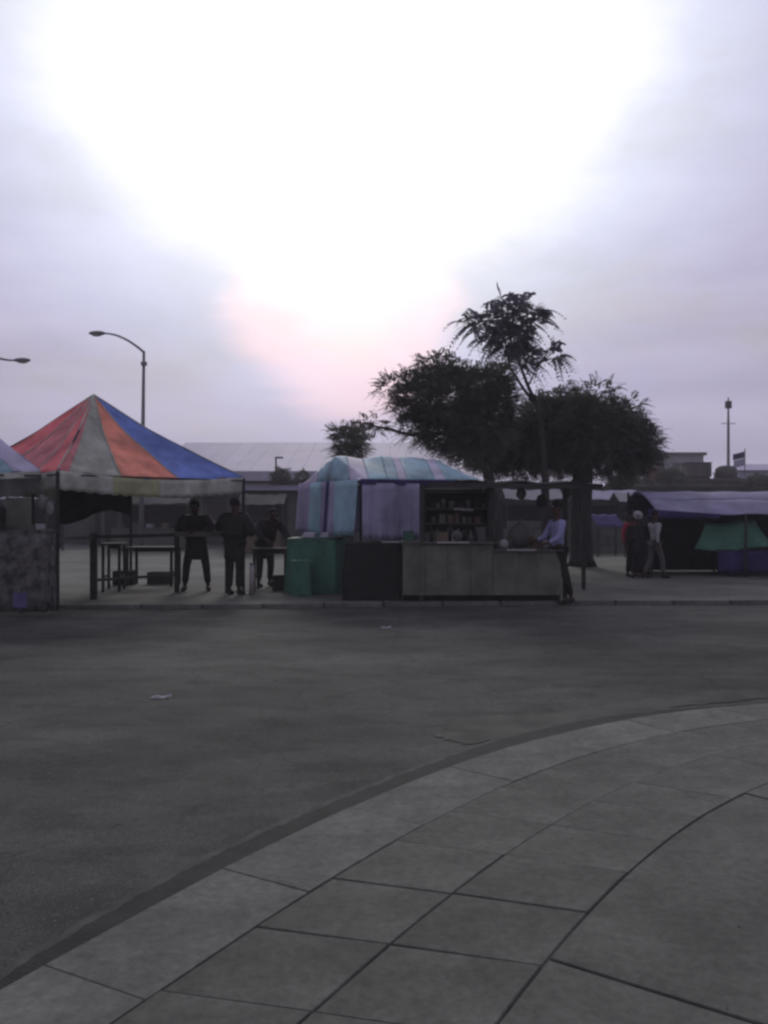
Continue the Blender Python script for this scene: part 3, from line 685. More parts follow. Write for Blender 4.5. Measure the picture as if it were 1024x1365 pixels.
tag(MB().box((at(25, 0, 13.2).x, 13.25, .28), (.2, .025, .22)).build('poster', mat('faded_blue_print', (.10, .09, .2), .7)), 'small faded blue card pinned low on the grey cloth of the left stall', 'card')
pp = thing('display_board', 'upright pale grey board standing on the left stall table', 'board', (at(38, 0, 13.9).x, 13.6, 1.32))
a, b = at(20, 664, 13.9), at(54, 700, 13.9)
MB().box(((a.x+b.x)/2, 13.55, (a.z+1.32)/2), (b.x-a.x, .03, a.z-1.32)).build('board_panel', M['ply'], pp, bevel=.004)
MB().box(((a.x+b.x)/2, 13.58, 1.36), (b.x-a.x+.06, .14, .08)).build('foot', M['wood'], pp)
pp = thing('crate', 'black crate on the left stall table at the very edge', 'crate', (at(5, 0, 13.8).x, 13.5, 1.32))
for k in range(4): MB().box((at(4, 0, 13.8).x, 13.345, 1.38+.085*k), (.34, .02, .07)).build('slat', M['black'], pp)
MB().box((at(4, 0, 13.8).x, 13.52, 1.5), (.32, .32, .34)).build('crate_body', M['charcoal'], pp)
# goods hung under the two tents
hb = thing('hanging_sheet', 'wide black sheet hanging at the back of the coloured tent', 'sheet', (-6.0, 17.6, 2.0))
a, b = at(78, 652, 17.6), at(176, 703, 17.6)
MB().grid(lambda u, v: (a.x+(b.x-a.x)*u, 17.6+.05*math.sin(u*22)*(.3+v), a.z+.06-(a.z-b.z)*v*(.82+.18*math.sin(u*5+1.2))), 50, 10).build('sheet_cloth', M['black'], hb, smooth=True, solid=.004)
MB().tube([(a.x-.1, 17.6, a.z+.07), (b.x+.1, 17.6, a.z+.07)], .02, 6).build('hanging_rod', M['darksteel'], hb)
for k, (px, py) in enumerate(((56, 668), (66, 676))):
    p = at(px, py, 13.9)
    o = thing('shopping_bag', ['pale plastic bag hanging by the tent pole, the higher of two', 'pale plastic bag hanging by the tent pole, the lower of two'][k], 'bag', (p.x, 13.9, p.z-.1))
    MB().ell((p.x, 13.9, p.z-.02), (.07, .05, .12), 12, 8, jit=.08).build('bag_body', M['shirtgrey'], o, smooth=True)
    MB().tube([(p.x-.03, 13.9, p.z+.08), (p.x, 13.9, p.z+.2), (p.x+.03, 13.9, p.z+.08)], .008, 5).build('bag_handle', M['shirtgrey'], o)

# ------------------------------------------------------------------ rail fence and trestle tables under the coloured tent
def gpt(px, Y, z): return Vector(((px-512)*Y/1180, Y, z))
rf = thing('rail_fence', 'rough post and rail barrier in front of the two dark figures', 'barrier', (-4.6, 16, EZ))
pr_ = [gpt(125, 15.5, 0), gpt(236, 16.9, 0), gpt(302, 16.75, 0)]
for i, p in enumerate(pr_[:2]): MB().box((p.x, p.y, .64), (.11 if i == 0 else .085, .1, 1.18)).build('post', M['darkwood'], rf, bevel=.008)
MB().bar(gpt(79, 13.95, 1.17), pr_[0]+Vector((0, -.07, 1.16)), .035, .06).build('rail', M['wood'], rf)
MB().bar(pr_[0]+Vector((0, -.07, 1.165)), pr_[1]+Vector((0, -.07, 1.165)), .035, .06).build('rail', M['darkwood'], rf)
MB().bar(pr_[1]+Vector((-.1, -.08, 1.18)), pr_[2]+Vector((0, -.08, 1.18)), .04, .09).build('rail', M['ply'], rf)
MB().box((pr_[2].x, pr_[2].y, .62), (.05, .05, 1.1)).build('post', M['darkwood'], rf)
MB().bar(pr_[0]+Vector((0, .07, .40)), pr_[1]+Vector((0, .07, .40)), .03, .05).build('rail', M['darkwood'], rf)
def table(cx_, cy_, w, d, h, lab, m, legm, rz=0, grp=None):
    t = thing('trestle_table', lab, 'table', (cx_, cy_, EZ), grp)
    Rm = Matrix.Rotation(rz, 4, 'Z')
    for k in range(3):
        c = Rm @ Vector((0, (k-1)*d/3, 0)); MB().box((cx_+c.x, cy_+c.y, h), (w, d/3-.008, .03), rz).build('plank', m, t, bevel=.003)
    for sx in (-1, 1):
        for sy in (-1, 1):
            c = Rm @ Vector((sx*(w/2-.06), sy*(d/2-.05), 0)); MB().box((cx_+c.x, cy_+c.y, (h-.015+EZ)/2), (.05, .05, h-.015-EZ), rz).build('leg', legm, t)
        c = Rm @ Vector((sx*(w/2-.06), 0, 0)); MB().box((cx_+c.x, cy_+c.y, .35), (.03, d-.15, .04), rz).build('brace', legm, t)
    MB().box((cx_, cy_+.0, h-.06), (w-.2, .03, .06), rz).build('apron', legm, t)
    return t
p = gpt(152, 17.3, 0); table(p.x, p.y, .42, .8, .98, 'narrow bare table nearest the thick post under the coloured tent', M['darkwood'], M['darkwood'], .15)
p = gpt(205, 18.6, 0); table(p.x, p.y, 1.05, .7, .86, 'wider bare table under the coloured tent, left of the two dark figures', M['darkwood'], M['darkwood'], -.05)
p = gpt(362, 17.4, 0); table(p.x, p.y, .72, .6, .88, 'dark table between the right tent pole and the green tarpaulin', M['darkwood'], M['darkwood'], .0)
t = thing('marker_post', 'short pale post standing just right of the taller dark figure', 'post', gpt(336, 16.4, EZ))
p = t.location
MB().tube([(p.x, p.y, EZ), (p.x, p.y, .62)], [.05, .045], 10).build('post_shaft', M['shelf'], t, smooth=True)
MB().tube([(p.x, p.y, .62), (p.x, p.y, .66)], [.055, .03], 10).build('cap', M['plaster'], t)

for px, Y_, w_, h_, m_, lab_ in ((166, 18.6, .42, .3, 'charcoal', 'dark crate on the ground under the coloured tent, left one'), (214, 18.9, .5, .26, 'plaster', 'grey crate on the ground under the wider bare table'),
                               (376, 17.3, .36, .3, 'charcoal', 'dark crate on the ground beneath the dark table beside the green pile')):
    q = gpt(px, Y_, 0); o = thing('crate', lab_, 'crate', (q.x, Y_, EZ))
    for k in range(3):
        for sy in (-1, 1): MB().box((q.x, Y_+sy*.14, EZ+h_*(.17+.33*k)), (w_, .014, h_*.27)).build('slat', M[m_], o)
    for sx in (-1, 1): MB().box((q.x+sx*(w_/2-.01), Y_, EZ+h_/2), (.02, .26, h_*.96)).build('end_panel', M[m_], o)
    MB().box((q.x, Y_, EZ+.02), (w_-.04, .26, .02)).build('base', M[m_], o)

# ------------------------------------------------------------------ striped gazebo
n_ = Vector((-.45, 15.75, 0)); vr = Vector((2.42, 1.2, 0)); vl = Vector((-1.27, 2.3, 0))
t = thing('gazebo', 'low gazebo of teal and lilac striped sheeting beside the stall', 'gazebo', (n_+(vr+vl)/2)[:2]+(EZ,))
def gz(u, v):    # u along the front, v towards the back; arched roof
    p = n_+vr*u+vl*v
    hip = min(1, u/.05, (1-u)/.13); e = 2.17+.05*u
    p.z = e+.50*((1-abs(2*v-1))**.85)*(max(0, hip)**.8)
    p.z -= (.018*math.sin(u*23+v*3)+.03*math.sin(math.pi*u*2)**2)*math.sin(math.pi*v)
    return p
# stripes run obliquely across the roof: strips bounded by lines u = c + .42*v
edges = [-.45, -.28, -.06, .07, .22, .30, .36, .58, .66, .94, 1.3]
colr = ['lilac', 'teal', 'lilac', 'teal', 'teal', 'lilac', 'teal', 'lilac', 'teal', 'lilac']
for i in range(len(edges)-1):
    a0, a1 = edges[i], edges[i+1]
    mbb = MB(); nv = 40; nu = 8; rows = []
    for jv in range(nv+1):
        v = jv/nv; ua, ub = max(0, a0+.42*v), min(1, a1+.42*v)
        if ub-ua > .004: rows.append([gz(ua+(ub-ua)*iu/nu, v) for iu in range(nu+1)])
    if len(rows) > 1:
        fs = [(r*(nu+1)+iu, r*(nu+1)+iu+1, (r+1)*(nu+1)+iu+1, (r+1)*(nu+1)+iu) for r in range(len(rows)-1) for iu in range(nu)]
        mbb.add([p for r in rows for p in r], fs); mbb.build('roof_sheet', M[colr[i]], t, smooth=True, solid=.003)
def wallsheet(p0, p1, cols, z0, z1, parent, sag=0, flare=0):
    u0 = 0
    out = Vector((p1.y-p0.y, p0.x-p1.x, 0)).normalized()*.02
    for u1, m in cols:
        def fn(u, v, a=u0, b=u1):
            w = a+(b-a)*u; p = p0.lerp(p1, w)+out*(1+(1.5*math.sin(w*26)+.8*math.sin(w*61+v*2))*v+flare*v); p.z = z0-(z0-z1)*v+.02*math.sin(w*9)*v-sag*math.sin(w*math.pi); return p
        MB().grid(fn, max(6, int(40*(u1-u0))), 8).build('wall_sheet', M[m], parent, smooth=True, solid=.003); u0 = u1
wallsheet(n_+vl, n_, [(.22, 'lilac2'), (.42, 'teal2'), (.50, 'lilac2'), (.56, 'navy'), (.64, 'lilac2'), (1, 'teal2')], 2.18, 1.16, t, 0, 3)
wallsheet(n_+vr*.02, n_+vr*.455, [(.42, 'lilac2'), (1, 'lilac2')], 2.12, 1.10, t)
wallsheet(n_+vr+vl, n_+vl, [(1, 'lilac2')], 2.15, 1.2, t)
for (u, v) in ((0, 0), (1, 0), (0, 1), (1, 1), (0, .5)):
    p = n_+vr*(.03+u*.94)+vl*(.03+v*.94); MB().tube([(p.x, p.y, EZ), (p.x, p.y, 2.16)], .02, 8).build('pole', M['darksteel'], t)
for a, b in (((0, 0), (1, 0)), ((1, 0), (1, 1)), ((1, 1), (0, 1)), ((0, 1), (0, 0))):
    pa = n_+vr*a[0]+vl*a[1]; pb = n_+vr*b[0]+vl*b[1]
    cm = n_+(vr+vl)/2; pa = pa.lerp(cm, .02); pb = pb.lerp(cm, .02)
    MB().bar((pa.x, pa.y, 2.12), (pb.x, pb.y, 2.14), .03, .04).build('eave_bar', M['darksteel'], t)
wallsheet(n_+vr*.01, n_+vr*.99, [(1, 'navy')], 2.19, 2.09, t)
# green tarp covered crates
def draped(name, c, d, m, lab, cat, rz=0, wob=.03):
    o = thing(name, lab, cat, (c[0], c[1], EZ))
    def fn(u, v):
        th = 2*math.pi*u
        ca, sa = math.cos(th), math.sin(th); k = 1/max(abs(ca), abs(sa))
        x_, y_ = ca*k*d[0]/2, sa*k*d[1]/2
        fl = 1+(.08+.03*math.sin(th*7))*v
        return Vector((c[0]+(x_*math.cos(rz)-y_*math.sin(rz))*fl+wob*math.sin(th*9)*v, c[1]+(x_*math.sin(rz)+y_*math.cos(rz))*fl, EZ+d[2]*(1-v)*(1)+.02*math.sin(th*3)))
    mm = MB().grid(fn, 72, 8); o1 = mm.build('side_cover', m, o, smooth=True)
    MB().grid(lambda u, v: Vector((c[0]+(u-.5)*d[0]*math.cos(rz)-(v-.5)*d[1]*math.sin(rz), c[1]+(u-.5)*d[0]*math.sin(rz)+(v-.5)*d[1]*math.cos(rz), EZ+d[2]+.012+.03*math.sin(u*9)*math.sin(v*7))), 10, 8).build('top_cover', m, o, smooth=True)
    return o
g0 = at(430, 0, 16.6)
draped('covered_crates', (at(424, 0, 16.9).x, 17.0), (.98, .7, 1.02), M['green'], 'chest high pile covered in green tarpaulin under the gazebo', 'covered pile', -.3)
draped('covered_crates', (at(400, 0, 16.2).x, 16.3), (.34, .4, .62), M['green'], 'low green covered bundle leaning on the green pile', 'covered pile', .2)
# white folded bundles along the top of the green pile
for k, (px, w, lab) in enumerate(((412, .26, 'pale folded bundle, left one on the green pile'), (440, .38, 'wider pale folded bundle, right one on the green pile'))):
    p = at(px, 0, 16.6); o = thing('cloth_bundle', lab, 'bundle', (p.x, 16.75, EZ+1.04))
    for j in range(2): MB().box((p.x+.01*j, 16.75, EZ+1.075+.045*j), (w-.02*j, .24, .042), -.2+.05*j).build('folded_cloth', M['white'], o, bevel=.015)

# ------------------------------------------------------------------ the stall
st = thing('market_stall', 'boarded market counter with a dark flat awning under the trees', 'stall', (1.7, 15.6, EZ))
xL, xR = at(537, 0, 15.1).x, at(748, 0, 15.1).x
nb = 7
for i in range(nb):
    xa = xL+(xR-xL)*i/nb; w = (xR-xL)/nb
    h = 1.02 if i < 4 else .90
    MB().box((xa+w/2, 15.12+random.uniform(-.004, .004), EZ+.11+(h-EZ-.09)/2), (w-.005, .022, h-EZ-.09)).build('board', M['ply'], st, bevel=.002)
MB().box(((xL+xR)/2, 15.24, .17), (xR-xL-.1, .02, .2)).build('shade_board', M['black'], st)  # black strip added behind the gap to stand in for the counter's base shadow
MB().box((xR, 15.55, .5), (.025, .85, .84)).build('end_board', M['ply'], st)
MB().box((xL, 15.55, .55), (.025, .85, .94)).build('end_board', M['darkwood'], st)
MB().box(((xL+xL+4*(xR-xL)/nb)/2-.02, 15.55, 1.07), (4*(xR-xL)/nb+.08, .98, .035)).build('counter_top', M['wood'], st, bevel=.004)
MB().box((xR-1.5*(xR-xL)/nb+.02, 15.55, .945), (3*(xR-xL)/nb+.04, .98, .035)).build('counter_top', M['wood'], st, bevel=.004)
MB().box((at(604, 0, 15.05).x, 15.05, 1.082), (.55, .03, .03)).build('edge_trim', M['shelf'], st)
MB().box((at(695, 0, 15.05).x, 15.05, .955), (.5, .03, .03)).build('edge_trim', M['shelf'], st)
for px, Y_ in ((562, 15.15), (655, 15.3), (753, 15.5), (562, 17.0), (655, 17.1), (778, 17.2)):
    p = at(px, 0, Y_); MB().box((p.x, Y_, 1.05+EZ/2), (.07, .07, 2.06-EZ)).build('post', M['darkwood'], st)
a = at(556, 0, 15.1).x; b = at(804, 0, 15.1).x
MB().bar((a+.2, 15.1, 2.07), (b, 15.15, 2.03), .06, .08).build('front_beam', M['darkwood'], st)
MB().grid(lambda u, v: (a+.75+(b-a-.75)*u, 15.1+2.1*v, 2.12-.04*u+.05*math.sin(v*math.pi)+.02*math.sin(u*18)), 24, 8).build('awning_cloth', M['black'], st, smooth=True, solid=.01)
# rear shelving
sf = thing('shelf_rack', 'dark shelf rack at the back of the stall beside the gazebo sheet', 'shelf', (at(607, 0, 16.6).x, 16.7, EZ))
xa, xb = at(566, 0, 16.7).x, at(650, 0, 16.7).x
for x_ in (xa, xb): MB().box((x_, 16.7, 1.05), (.04, .36, 1.96)).build('side_panel', M['darkwood'], sf)
MB().box(((xa+xb)/2, 16.9, 1.05), (xb-xa, .02, 1.94)).build('back_panel', M['charcoal'], sf)
for k, z_ in enumerate((.6, 1.1, 1.38, 1.66, 1.97)): MB().box(((xa+xb)/2, 16.69, z_), (xb-xa-.05, .33, .022)).build('shelf_board', M['wood'], sf)
pale = at(618, 679, 16.5)
MB().box((pale.x, 16.5, pale.z), (.36, .025, .045), 0, 0, .06).build('price_strip', M['shelf'], sf)
p = at(625, 652, 16.5); MB().box((p.x, 16.5, p.z), (.4, .02, .02)).build('price_strip', M['ply'], sf)
cols = [M['cardboard'], M['charcoal'], M['plaster'], M['ply'], M['darksteel'], M['wood']]
def jar(p, r, h, m, lab, grp, cat='jar'):
    o = thing('jar', lab, cat, p, grp)
    MB().tube([(p[0], p[1], p[2]), (p[0], p[1], p[2]+h*.75), (p[0], p[1], p[2]+h*.86)], [r, r, r*.7], 10).build('jar_body', m, o, smooth=True)
    MB().tube([(p[0], p[1], p[2]+h*.86), (p[0], p[1], p[2]+h)], [r*.72, r*.72], 10).build('lid', M['charcoal'], o)
NTH = ['first', 'second', 'third', 'fourth', 'fifth', 'sixth', 'seventh', 'eighth', 'ninth', 'tenth', 'eleventh', 'twelfth']
for z_, sn in ((1.111, 'lowest visible'), (1.391, 'middle'), (1.671, 'top')):
    x_ = xa+.1; kth = -1
    while x_ < xb-.1:
        kth += 1; w = random.uniform(.07, .16); h = random.uniform(.1, .2)
        if random.random() < .5:
            o = MB().box((x_+w/2, 16.62, z_+h/2), (w*.9, .2, h)).build('carton', random.choice(cols), bevel=.004)
            tag(o, 'small dull carton, %s item from the left on the %s shelf of the rack' % (NTH[kth], sn), 'carton', 'cartons on the rack')
        else: jar((x_+w/2, 16.6, z_), w*.38, h, random.choice(cols), 'dark jar, %s item from the left on the %s shelf of the rack' % (NTH[kth], sn), 'jars on the rack')
        x_ += w+random.uniform(.01, .06)
# goods on the counters
gd = [(590, 15.35, 1.0875, .2, .16, 'cardboard', 'squat cardboard box on the higher counter near its left end'), (642, 15.5, 1.0875, .16, .24, 'plaster', 'grey upright box on the higher counter near the awning post'),
      (668, 15.4, .9625, .22, .12, 'ply', 'flat pale box where the counter steps down'), (716, 15.5, .9625, .2, .2, 'cardboard', 'cardboard box at the right end of the lower counter')]
for px, Y_, z_, w, h, m, lab in gd:
    p = at(px, 0, Y_); o = thing('box', lab, 'box', (p.x, Y_, z_))
    MB().box((p.x, Y_, z_+h/2), (w, w*.8, h), random.uniform(-.3, .3)).build('box_body', M[m], o, bevel=.004)
    MB().box((p.x, Y_-.0, z_+h+.004), (w*1.03, w*.82, .008), 0).build('lid_flap', M[m], o)
for k, (px, Y_, z_, r, m, lab) in enumerate(((610, 15.4, 1.0875, .09, 'plaster', 'grey sack slumped on the higher counter'), (672, 15.25, .9625, .08, 'shirtgrey', 'pale plastic bag on the lower counter beside the step'),
        (692, 15.75, .9625, .2, 'plaster', 'big grey sack standing on the lower counter'), (728, 15.35, .9625, .07, 'shirtgrey', 'small pale bag near the man in pale blue'))):
    p = at(px, 0, Y_); o = thing('sack', lab, 'sack', (p.x, Y_, z_))
    MB().ell((p.x, Y_, z_+r*1.05), (r, r*.8, r*1.1), 16, 10, jit=.05).build('sack_body', M[m], o, smooth=True)
    MB().tube([(p.x, Y_, z_+r*2.0), (p.x+.01, Y_, z_+r*2.15), (p.x+.02, Y_, z_+r*2.5)], [r*.25, r*.12, r*.3], 8).build('tied_neck', M[m], o, smooth=True)
for k, (px, Y_, h, m) in enumerate(((575, 15.3, .26, 'darksteel'), (583, 15.45, .22, 'green'), (600, 15.6, .28, 'charcoal'), (628, 15.35, .2, 'wood'), (634, 15.42, .26, 'charcoal'))):
    p = at(px, 0, Y_); o = thing('bottle', '%s bottle from the left on the higher counter' % NTH[k], 'bottle', (p.x, Y_, 1.0875), 'bottles on the counter')
    MB().tube([(p.x, Y_, 1.0875), (p.x, Y_, 1.0875+h*.6), (p.x, Y_, 1.0875+h*.75), (p.x, Y_, 1.0875+h*.93)], [.032, .032, .013, .012], 10).build('bottle_body', M[m], o, smooth=True)
    MB().tube([(p.x, Y_, 1.0875+h*.93), (p.x, Y_, 1.0875+h)], [.015, .015], 8).build('cap', M['plaster'], o)
items = []
for (pa_, pb_, z_, nm) in ((545, 648, 1.0875, 'higher'), (680, 730, .9625, 'lower')):
    px = pa_; kk = 0
    while px < pb_:
        w = random.uniform(.06, .17); h = random.uniform(.06, .2); Y_ = random.uniform(15.62, 15.85); q = at(px, 0, Y_)
        m_ = random.choice(['cardboard', 'plaster', 'shirtgrey', 'charcoal', 'green', 'wood', 'ply', 'white'])
        if random.random() < .6:
            o = tag(MB().box((q.x, Y_, z_+h/2), (w, w*.7, h), random.uniform(-.4, .4)).build('packet', M[m_], bevel=.006), '%s packet from the left in the back row on the %s counter' % (NTH[kk], nm), 'packet', 'packets on the counters')
        else:
            o = tag(MB().tube([(q.x, Y_, z_), (q.x, Y_, z_+h*.8), (q.x, Y_, z_+h)], [w*.42, w*.5, w*.2], 12).build('tub', M[m_], smooth=True), 'round tub, %s thing from the left in the back row on the %s counter' % (NTH[kk], nm), 'tub', 'packets on the counters')
        kk += 1; px += w*78+random.uniform(2, 8)
# hanging goods under the awning
for k, (px, py, m, s_, lab) in enumerate(((695, 658, 'plaster', .09, 'grey bag hanging highest under the awning, left of two'), (722, 668, 'charcoal', .1, 'dark bag hanging under the awning beside the grey one'),
                                  (757, 657, 'plaster', .07, 'small grey bag hanging under the awning right of the man'))):
    p = at(px, py, 15.6); o = thing('hanging_bag', lab, 'bag', (p.x, 15.6, p.z-s_))
    MB().ell((p.x, 15.6, p.z), (s_, s_*.6, s_*1.15), 14, 9, jit=.06).build('bag_body', M[m], o, smooth=True)
    MB().tube([(p.x, 15.6, p.z+s_), (p.x, 15.6, 2.11)], .006, 5).build('string', M['charcoal'], o)
# black covered pile left of the counter
draped('covered_crates', (at(499, 0, 15.6).x, 15.62), (1.0, .62, .97), M['black'], 'black covered stack between the green pile and the counter', 'covered pile', 0, .01)
p = at(500, 0, 15.3)
o = thing('tray', 'flat pale tray lying on the black covered stack', 'tray', (p.x+.3, 15.5, 1.06))
MB().box((p.x+.3, 15.45, 1.075), (.36, .24, .015)).build('tray_base', M['shelf'], o)
for sx in (-1, 1): MB().box((p.x+.3+sx*.175, 15.45, 1.095), (.012, .24, .03)).build('rim', M['shelf'], o)

# ------------------------------------------------------------------ right hand stall row
t = thing('canopy_stall', 'long low stall with a sagging blue purple canopy at the right edge', 'stall', (9.0, 21.5, EZ))
x0 = at(866, 0, 20.6).x; x1 = x0+6.5
zf = 1.50; zr = 2.12
# front eave in two pieces: dark lower flap on the left, paler sheet to the right
def cnp(u, v, o=0): return Vector((x0+.25+(x1-x0-.25)*u, 20.75+2.0*v, zf+.06+(zr-zf-.06)*math.sin(v*math.pi/2)-.04*abs(math.sin(u*math.pi*3))*(1-v)+o+.01*math.sin(u*37)))
MB().grid(lambda u, v: cnp(u, v*.42), 60, 8).build('canopy_sheet', mat('pale_purple_sheet', (.26, .25, .38), .6, .25, 2, .3, 8, trans=.2), t, smooth=True, solid=.004)
MB().grid(lambda u, v: cnp(u*.8, .42+v*.58), 60, 8).build('canopy_sheet', M['bluetarp'], t, smooth=True, solid=.004)
MB().grid(lambda u, v: cnp(.8+u*.2, .42+v*.58), 12, 8).build('canopy_sheet', M['bluetarp'], t, smooth=True, solid=.004)
MB().grid(lambda u, v: Vector((x1-(x1-x0-.25)*u, 22.75+1.8*v, zr-.6*v)), 30, 6).build('canopy_sheet', M['bluetarp'], t, smooth=True, solid=.004)
MB().grid(lambda u, v: Vector((x0-.02+1.7*u, 20.66+.03*math.sin(u*20)*v, zf+.17-.12*u-(.22-.12*u)*v)), 20, 4).build('front_flap', M['navy'], t, smooth=True, solid=.004)
for x_ in (x0+.1, x0+2.3, x0+4.5, x1-.05):
    MB().tube([(x_, 20.75, EZ), (x_, 20.75, zf+.05)], .03, 8).build('pole', M['darksteel'], t)
    MB().tube([(x_, 22.75, EZ), (x_, 22.75, zr-.02)], .03, 8).build('pole', M['darksteel'], t)
MB().grid(lambda u, v: Vector((x0+.1+(x1-x0)*u, 22.85+.03*math.sin(u*60)*v, zr-.1-(zr-.2)*v)), 60, 6).build('back_sheet', M['black'], t, smooth=True, solid=.004)
MB().grid(lambda u, v: Vector((x0+.1+.03*math.sin(u*20)*v, 20.9+1.9*u, zf-(zf-.1)*v)), 12, 6).build('side_sheet', M['black'], t, smooth=True, solid=.004)
table(x0+2.9, 21.3, 1.9, .8, .75, 'low dark trestle table under the blue purple canopy', M['darkwood'], M['darkwood'])
o = thing('covered_heap', 'green sheet draped over a tall heap beneath the blue purple canopy', 'covered heap', (at(965, 0, 20.9).x, 21.2, .77))
gx0, gx1 = at(924, 0, 20.9).x, at(1032, 0, 20.9).x
def heap(u, v):
    xa_ = gx0+.35+(gx1-gx0-.7)*u; xb_ = gx0+(gx1-gx0)*u
    return Vector((xa_+(xb_-xa_)*v**1.3, 21.1-.25*v+.05*math.sin(u*21)*v, 1.33-.05*math.sin(u*5)-.60*v))
MB().grid(heap, 50, 12).build('green_sheet', M['green'], o, smooth=True, solid=.004)
MB().grid(lambda u, v: Vector((gx0+.35+(gx1-gx0-.7)*u, 21.1+.6*v, 1.33-.05*math.sin(u*5)+.04*math.sin(v*3))), 20, 6).build('green_top', M['green'], o, smooth=True, solid=.004)
o = thing('draped_cloth', 'dark blue cloth hung along the foot of the right stall', 'cloth', (at(1000, 0, 20.8).x, 20.8, .1))
MB().grid(lambda u, v: Vector((at(958, 0, 20.8).x+2.2*u, 20.82+.04*math.sin(u*30)*v, .70-.52*v)), 40, 5).build('hanging_cloth', M['navy'], o, smooth=True, solid=.004)
MB().tube([(at(956, 0, 20.8).x, 20.82, .70), (at(956, 0, 20.8).x+2.3, 20.82, .70)], .015, 6).build('rod', M['darksteel'], o)
# small blue tarpaulin shelter farther back
o = thing('tarp_shelter', 'far small shelter roofed with blue tarpaulin, seen between trunk and red top', 'shelter', (at(815, 0, 30).x, 30, EZ))
a, b = at(797, 686, 30), at(833, 702, 30)
MB().grid(lambda u, v: Vector((a.x+(b.x-a.x)*u, 30+1.2*v, b.z+(a.z-b.z)*v+.02*math.sin(u*14))), 12, 6).build('tarp_roof', M['navy'], o, smooth=True, solid=.01)
for x_ in (a.x, b.x):
    MB().tube([(x_, 30, EZ), (x_, 30, b.z)], .025, 6).build('post', M['darkwood'], o); MB().tube([(x_, 31.2, EZ), (x_, 31.2, a.z)], .025, 6).build('post', M['darkwood'], o)
# low wall far right behind the trunk
w = thing('low_wall', 'low dark block wall behind the thick tree trunk', 'wall', (6.5, 33, EZ))
for i in range(9):
    for j in range(4):
        MB().box((4.6+.62*i+(.31 if j % 2 else 0), 33, EZ+.15+.3*j), (.6, .3, .285)).build('block', M['plaster'], w, bevel=.01)

# ------------------------------------------------------------------ people
dg_objs = []
def skin_mesh(name, joints, edges, m, root, parent, sub=2, extra=None):
    names = list(joints); idx = {k: i for i, k in enumerate(names)}
    me = bpy.data.meshes.new(name); me.from_pydata([joints[k][0] for k in names], [(idx[a], idx[b]) for a, b in edges], [])
    ob = bpy.data.objects.new(name, me); C.objects.link(ob)
    md = ob.modifiers.new('skin', 'SKIN'); md.use_smooth_shade = True
    for i, k in enumerate(names):
        sv = me.skin_vertices[0].data[i]; r = joints[k][1]; sv.radius = r if isinstance(r, tuple) else (r, r)
        sv.use_root = (k == root)
    ms_ = ob.modifiers.new('sub', 'SUBSURF'); ms_.levels = sub; ms_.render_levels = sub
    bpy.context.view_layer.update()
    dg = bpy.context.evaluated_depsgraph_get()
    m2 = bpy.data.meshes.new_from_object(ob.evaluated_get(dg)); m2.name = name
    bpy.data.objects.remove(ob); bpy.data.meshes.remove(me)
    if extra:
        bm = bmesh.new(); bm.from_mesh(m2)
        e = bpy.data.meshes.new('x'); e.from_pydata(extra.v, [], extra.f); bm.from_mesh(e); bm.to_mesh(m2); bm.free(); bpy.data.meshes.remove(e)
    m2.materials.clear(); m2.materials.append(m)
    for p in m2.polygons: p.use_smooth = True
    o = bpy.data.objects.new(name, m2); C.objects.link(o); o.parent = parent
    return o
